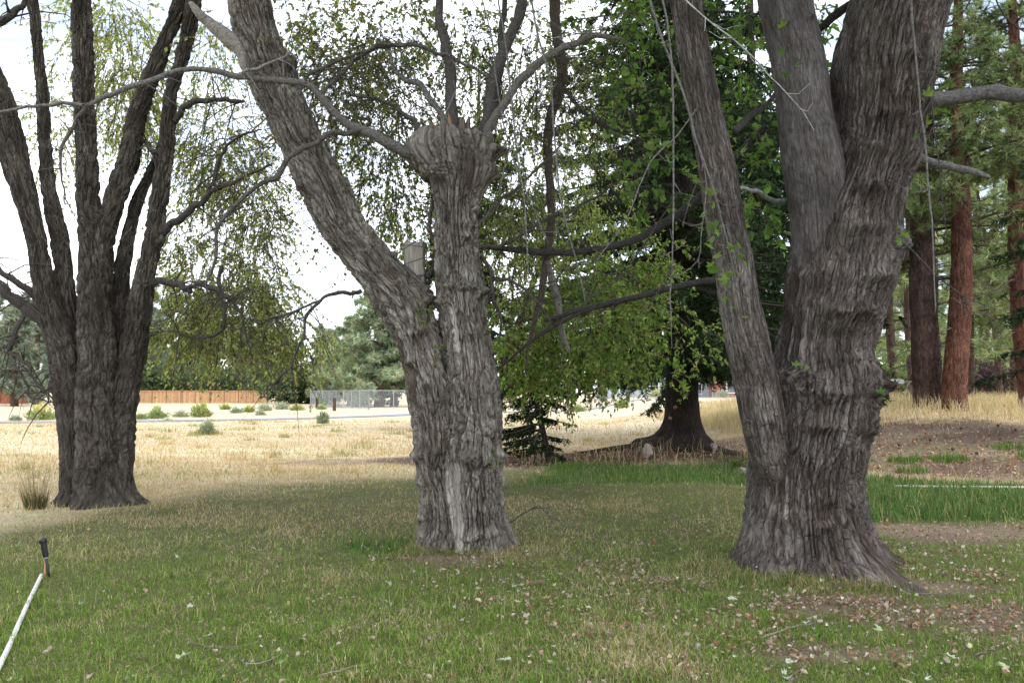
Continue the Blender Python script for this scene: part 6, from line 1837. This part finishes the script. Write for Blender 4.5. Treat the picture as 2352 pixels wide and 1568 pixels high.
def lobed_leaf_mesh(col, curl):
    lobes = [(0, .12), (12, .28), (30, .62), (38, .5), (52, .8), (64, .42), (78, .6), (90, 1.0), (102, .6), (116, .42), (128, .8), (142, .5), (150, .62), (168, .28), (180, .12), (270, .1)]
    ang = np.radians([a for a, _ in lobes]); rad = np.array([b for _, b in lobes]) * (1 + .08 * rng.normal(size=len(lobes)))
    x, y = np.cos(ang) * rad, np.sin(ang) * rad
    V = np.stack([x, y, curl * (x ** 2 + .5 * y ** 2) + .06 * rng.normal(size=len(x))], 1)
    V = np.vstack([V, [[0, .3, -.05]], [[-.015, 0, 0]], [[.015, 0, 0]], [[.05, -.7, .08]]])
    n = len(lobes)
    mb = MB(); mb.add(V * .07, [(n, i, (i + 1) % n) for i in range(n)] + [(n + 1, n + 2, n + 3)], None, np.array(col))
    return mb.mesh("fallen_leaf", M_LITTER)

big = [(1640, 1302, "pale green fallen leaf leaning at the maple's left root", .5, 1.3), (1668, 1382, "broad pale fallen leaf in front of the maple's left root", .2, 1.5), (2057, 1276, "bluish fallen leaf on the tip of the maple's right root", .3, 1.2),
       (482, 1610 * .9074 + 12, "pale fallen leaf beside a curved twig in the left lawn", .3, 1.3), (436, 1520, "large pale lobed fallen leaf low in the left lawn", .2, 1.7), (455, 1398, "pale blue-green folded leaf in the left lawn", .6, 1.1), (1172, 1527, "pale fallen leaf at the bottom middle of the lawn", .2, 1.5),
       (2160, 1512, "pale cream fallen leaf at the lower right among brown litter", .2, 1.4), (1795, 1530, "pale curled leaf on bare soil at the bottom right of centre", .5, 1.7), (1870, 1512, "bluish curled leaf right of the bare soil patch", .7, 1.3), (2010, 1452, "white-backed leaf below the maple's front root", .6, 1.3), (2050, 1560, "pale green leaf at the bottom edge below the maple", .3, 1.4),
       (1190, 1390, "yellowish lobed leaf in the middle lawn", .3, 1.2), (1475, 1385, "small pale leaf between the elm and the maple", .5, 1.1), (2290, 1535, "cream leaf near the bottom right corner", .3, 1.5), (2080, 1325, "small green leaf behind the maple's front root", .4, 1.1), (1838, 1438, "greenish leaf in front of the maple's base", .3, 1.2)]
for x, y, lab, curl, s in big:
    Y = FPX * EYE / (y - 900.0)
    X = at_px(x, Y)
    col = [(.42, .47, .36), (.46, .49, .39), (.36, .43, .26), (.47, .44, .31)][rng.integers(0, 4)]
    o = link("fallen_leaf", lobed_leaf_mesh(col, curl), None, (X, Y, gz(X, Y) + .06))
    s *= .72
    o.scale = (s, s, s); o.rotation_euler = (rng.normal() * .25 - .2, rng.normal() * .25, rng.uniform(0, 6.28))
    tag(o, lab, "leaf", "large fallen leaves")

def ground_twig(pts, r, label, col=(.16, .135, .11), forks=(), z=.035, lift=None):
    P = []
    for i, (x, y) in enumerate(pts):
        Y = FPX * EYE / (y - 900.0) if lift is None else lift[0]
        X = at_px(x, Y)
        P.append(px(x, y, Y) if lift is not None else np.array([X, Y, gz(X, Y) + z]))
    P = np.array(P)
    S = spline(P, 24)
    S[1:-1] += r * 2.5 * np.stack([fbm(S[1:-1] * 14 + 5 * k, 70 + k, 2) for k in range(3)], 1)
    mb = MB(); tube(mb, S, np.linspace(r, r * .3, 24) * .8, 6, col)
    for k, dx, dy, L in forks:
        p = S[k]; tube(mb, np.array([p, p + np.array([dx, dy, .01]) * L * .5, p + np.array([dx, dy, .0]) * L]), [r * .6, r * .5, r * .3], 5, col)
    b = P[0]
    o = link("twig", mb.mesh("twig", M_TWIG, True, origin=tuple(b)), None, b)
    tag(o, label, "twig", "twigs lying on the ground")

ground_twig([(1162, 1203), (1205, 1180), (1240, 1163), (1262, 1186), (1300, 1207), (1330, 1218)], .015, "bent fallen stick propped up beside the elm's base", (.12, .105, .09), [(8, .6, .3, .35)], lift=(8.9,))
ground_twig([(448, 1470), (470, 1482), (530, 1490), (600, 1484), (650, 1480)], .006, "curved dark twig in the left lawn")
ground_twig([(578, 1532), (620, 1525), (650, 1510), (660, 1495)], .005, "short forked twig below the curved twig in the lawn", (.3, .27, .23))
ground_twig([(510, 1545), (550, 1520), (575, 1505)], .004, "thin straight twig left of the forked twig", (.22, .17, .12))
ground_twig([(745, 1555), (800, 1540), (850, 1528), (900, 1525)], .004, "thin pale twig at the bottom of the lawn left of centre", (.33, .28, .22))
ground_twig([(1800, 1565), (1825, 1530), (1840, 1512)], .011, "thick short stick at the bottom edge below the maple", (.16, .11, .09))
ground_twig([(1740, 1462), (1800, 1440), (1860, 1430), (1920, 1428)], .006, "long pale twig curving below the maple's base", (.25, .22, .2))
ground_twig([(2070, 1365), (2120, 1370), (2180, 1366), (2230, 1352)], .007, "dark twig right of the maple's front root", (.16, .13, .11))
ground_twig([(2215, 1500), (2260, 1485), (2300, 1478)], .008, "brown twig on the litter at the lower right", (.15, .11, .09))

# ------------------------------------------------------------------ pipes, sprinkler, stones
def pipe(pts, r, label):
    P = []
    for x, y in pts:
        Y = FPX * EYE / (y - 900.0); X = at_px(x, Y)
        P.append((X, Y, gz(X, Y) + r + .006))
    P = np.array(P)
    S = spline(P, 40)
    mb = MB(); tube(mb, S, np.full(40, r), 12)
    o = link("irrigation_pipe", mb.mesh("irrigation_pipe", M_PVC, True, origin=tuple(P[0])), None, P[0])
    tag(o, label, "pipe")

pipe([(-60, 1690), (12, 1552), (45, 1478), (80, 1390), (112, 1318)], .016, "white plastic pipe half sunk in the lawn at the left corner")
P0 = (at_px(2050, 13.6), 13.6); P1 = (at_px(2420, 13.2), 13.2)
mb = MB(); S = np.array([(P0[0] + (P1[0] - P0[0]) * t, P0[1] + (P1[1] - P0[1]) * t, gz(P0[0] + (P1[0] - P0[0]) * t, P0[1] + (P1[1] - P0[1]) * t) + .06) for t in np.linspace(0, 1, 16)])
tube(mb, S, np.full(16, .019), 12)
o = link("irrigation_pipe", mb.mesh("irrigation_pipe", M_PVC, True, origin=tuple(S[0])), None, S[0])
tag(o, "white plastic pipe along the edge of the lush grass right of the maple", "pipe")

def sprinkler():
    Y = FPX * EYE / (1318 - 900.0)
    b = px(111, 1312, Y); t = px(98, 1236, Y)
    x, z = b[0], gz(b[0], Y)
    root = thing("sprinkler", (x, Y, z), "black pop-up sprinkler head leaning on its riser above the white pipe", "sprinkler")
    ax = unit(t - b)
    def along(s): return b + (t - b) * s
    def lathe(nm, prof, mat):
        m = MB(); P = np.array([along(s) for s, _ in prof]); tube(m, P, [r for _, r in prof], 20); return part(nm, m, mat, root, True)
    lathe("riser", [(-.25, .011), (0, .011), (.45, .0115)], M_BLACK)
    body = lathe("head", [(.43, .014), (.44, .021), (.46, .0225), (.85, .0255), (.86, .0255)], M_BLACK)
    lathe("cap", [(.862, .031), (.87, .0325), (.95, .033), (.965, .032), (.985, .028), (1.0, .02)], M_BLACK)
    lathe("collar", [(.405, .0135), (.41, .0145), (.425, .0145), (.43, .0135)], M_PVC)
    m = MB()
    c = along(.2) + np.array([-.022, .01, .0])
    m.add(*_box_args((c[0] - .008, c[1] - .006, z - .05), (c[0] + .008, c[1] + .006, c[2] + .05), np.array([.45, .25, .13])))
    part("stake", m, M_STUB, root)

sprinkler()

def rock(x, y, Y, w, h, label, seed):
    X = at_px(x, Y); z = gz(X, Y)
    n, m = 14, 9
    th = np.linspace(0, 2 * math.pi, n, endpoint=False); ph = np.linspace(.05, math.pi - .05, m)
    T, Pp = np.meshgrid(th, ph)
    d = np.stack([np.cos(T) * np.sin(Pp), np.sin(T) * np.sin(Pp), np.cos(Pp)], -1).reshape(-1, 3)
    r = 1 + .3 * vnoise(d * 1.6 + seed, seed)[:, None] + .12 * vnoise(d * 4 + seed, seed + 1)[:, None]
    V = d * r * np.array([w / 2, w * .4, h * .62]) + np.array([X, Y, z + h * .25])
    idx = np.arange(n * m).reshape(m, n); nx = np.roll(idx, -1, 1)
    q = np.stack([idx[:-1], idx[1:], nx[1:], nx[:-1]], -1).reshape(-1, 4)
    V = np.vstack([V, V[idx[0]].mean(0), V[idx[-1]].mean(0)])
    t = [(idx[0, i], nx[0, i], n * m) for i in range(n)] + [(nx[-1, i], idx[-1, i], n * m + 1) for i in range(n)]
    mb = MB(); mb.add(V, t, q)
    o = link("stone", mb.mesh("stone", M_STONE, False, origin=(X, Y, z)), None, (X, Y, z))
    tag(o, label, "stone", "stones round the spruce")

rock(1637, 1020, 18.3, .22, .2, "pale upright stone at the right foot of the spruce", 3)
rock(1664, 1024, 18.4, .34, .1, "flat pale stone right of the spruce foot", 5)
rock(1486, 1028, 17.9, .2, .34, "brown stone leaning in front of the spruce's left root", 7)
rock(1703, 1050, 16.3, .18, .13, "pinkish stone just left of the maple trunk", 9)
rock(2000, 985, 21.5, .4, .22, "pale stone beside the maple trunk at the foot of the grass bank", 11)

def green_weed():
    Y = 16.8; x = at_px(1693, Y); z = gz(x, Y)
    root = thing("leafy_weed", (x, Y, z), "small leafy green weed against the maple's left stem", "weed")
    st, lf = MB(), MB()
    p = np.tile([x, Y, z], (14, 1)) + .08 * randdir(14) * np.array([1, 1, 0])
    leafy_twigs(st, lf, p, randdir(14) * .6 + np.array([0, 0, 1]), rng.uniform(.2, .45, 14), .1, 14, .07, [(.13, .2, .05), (.17, .24, .07)])
    part("stems", st, M_TWIG, root); part("leaves", lf, M_LEAF, root)

green_weed()

# pine cones lying on the needle bed
cone = MB()
tube(cone, np.array([(0, 0, 0), (.02, 0, .01), (.05, 0, .012), (.08, 0, .01), (.1, 0, .005)]), [.02, .038, .042, .03, .008], 9, (.09, .055, .04))
cone_me = cone.mesh("pine_cone", M_STUB, False)
for i, (xx, Y) in enumerate(((2055, 19.5), (2200, 21.0), (2330, 20.4), (2290, 21.2), (2130, 19.8), (2240, 17.5), (1700, 24), (1660, 22), (2310, 18.6), (2180, 18.3))):
    X = at_px(xx, Y)
    o = link("pine_cone", cone_me, None, (X, Y, gz(X, Y) + .03)); o.rotation_euler = (0, 0, rng.uniform(0, 6)); o.scale = (.85, .85, .85)
    tag(o, "brown pine cone lying on the needle bed under the pines", "pine cone", "pine cones on the needle bed")
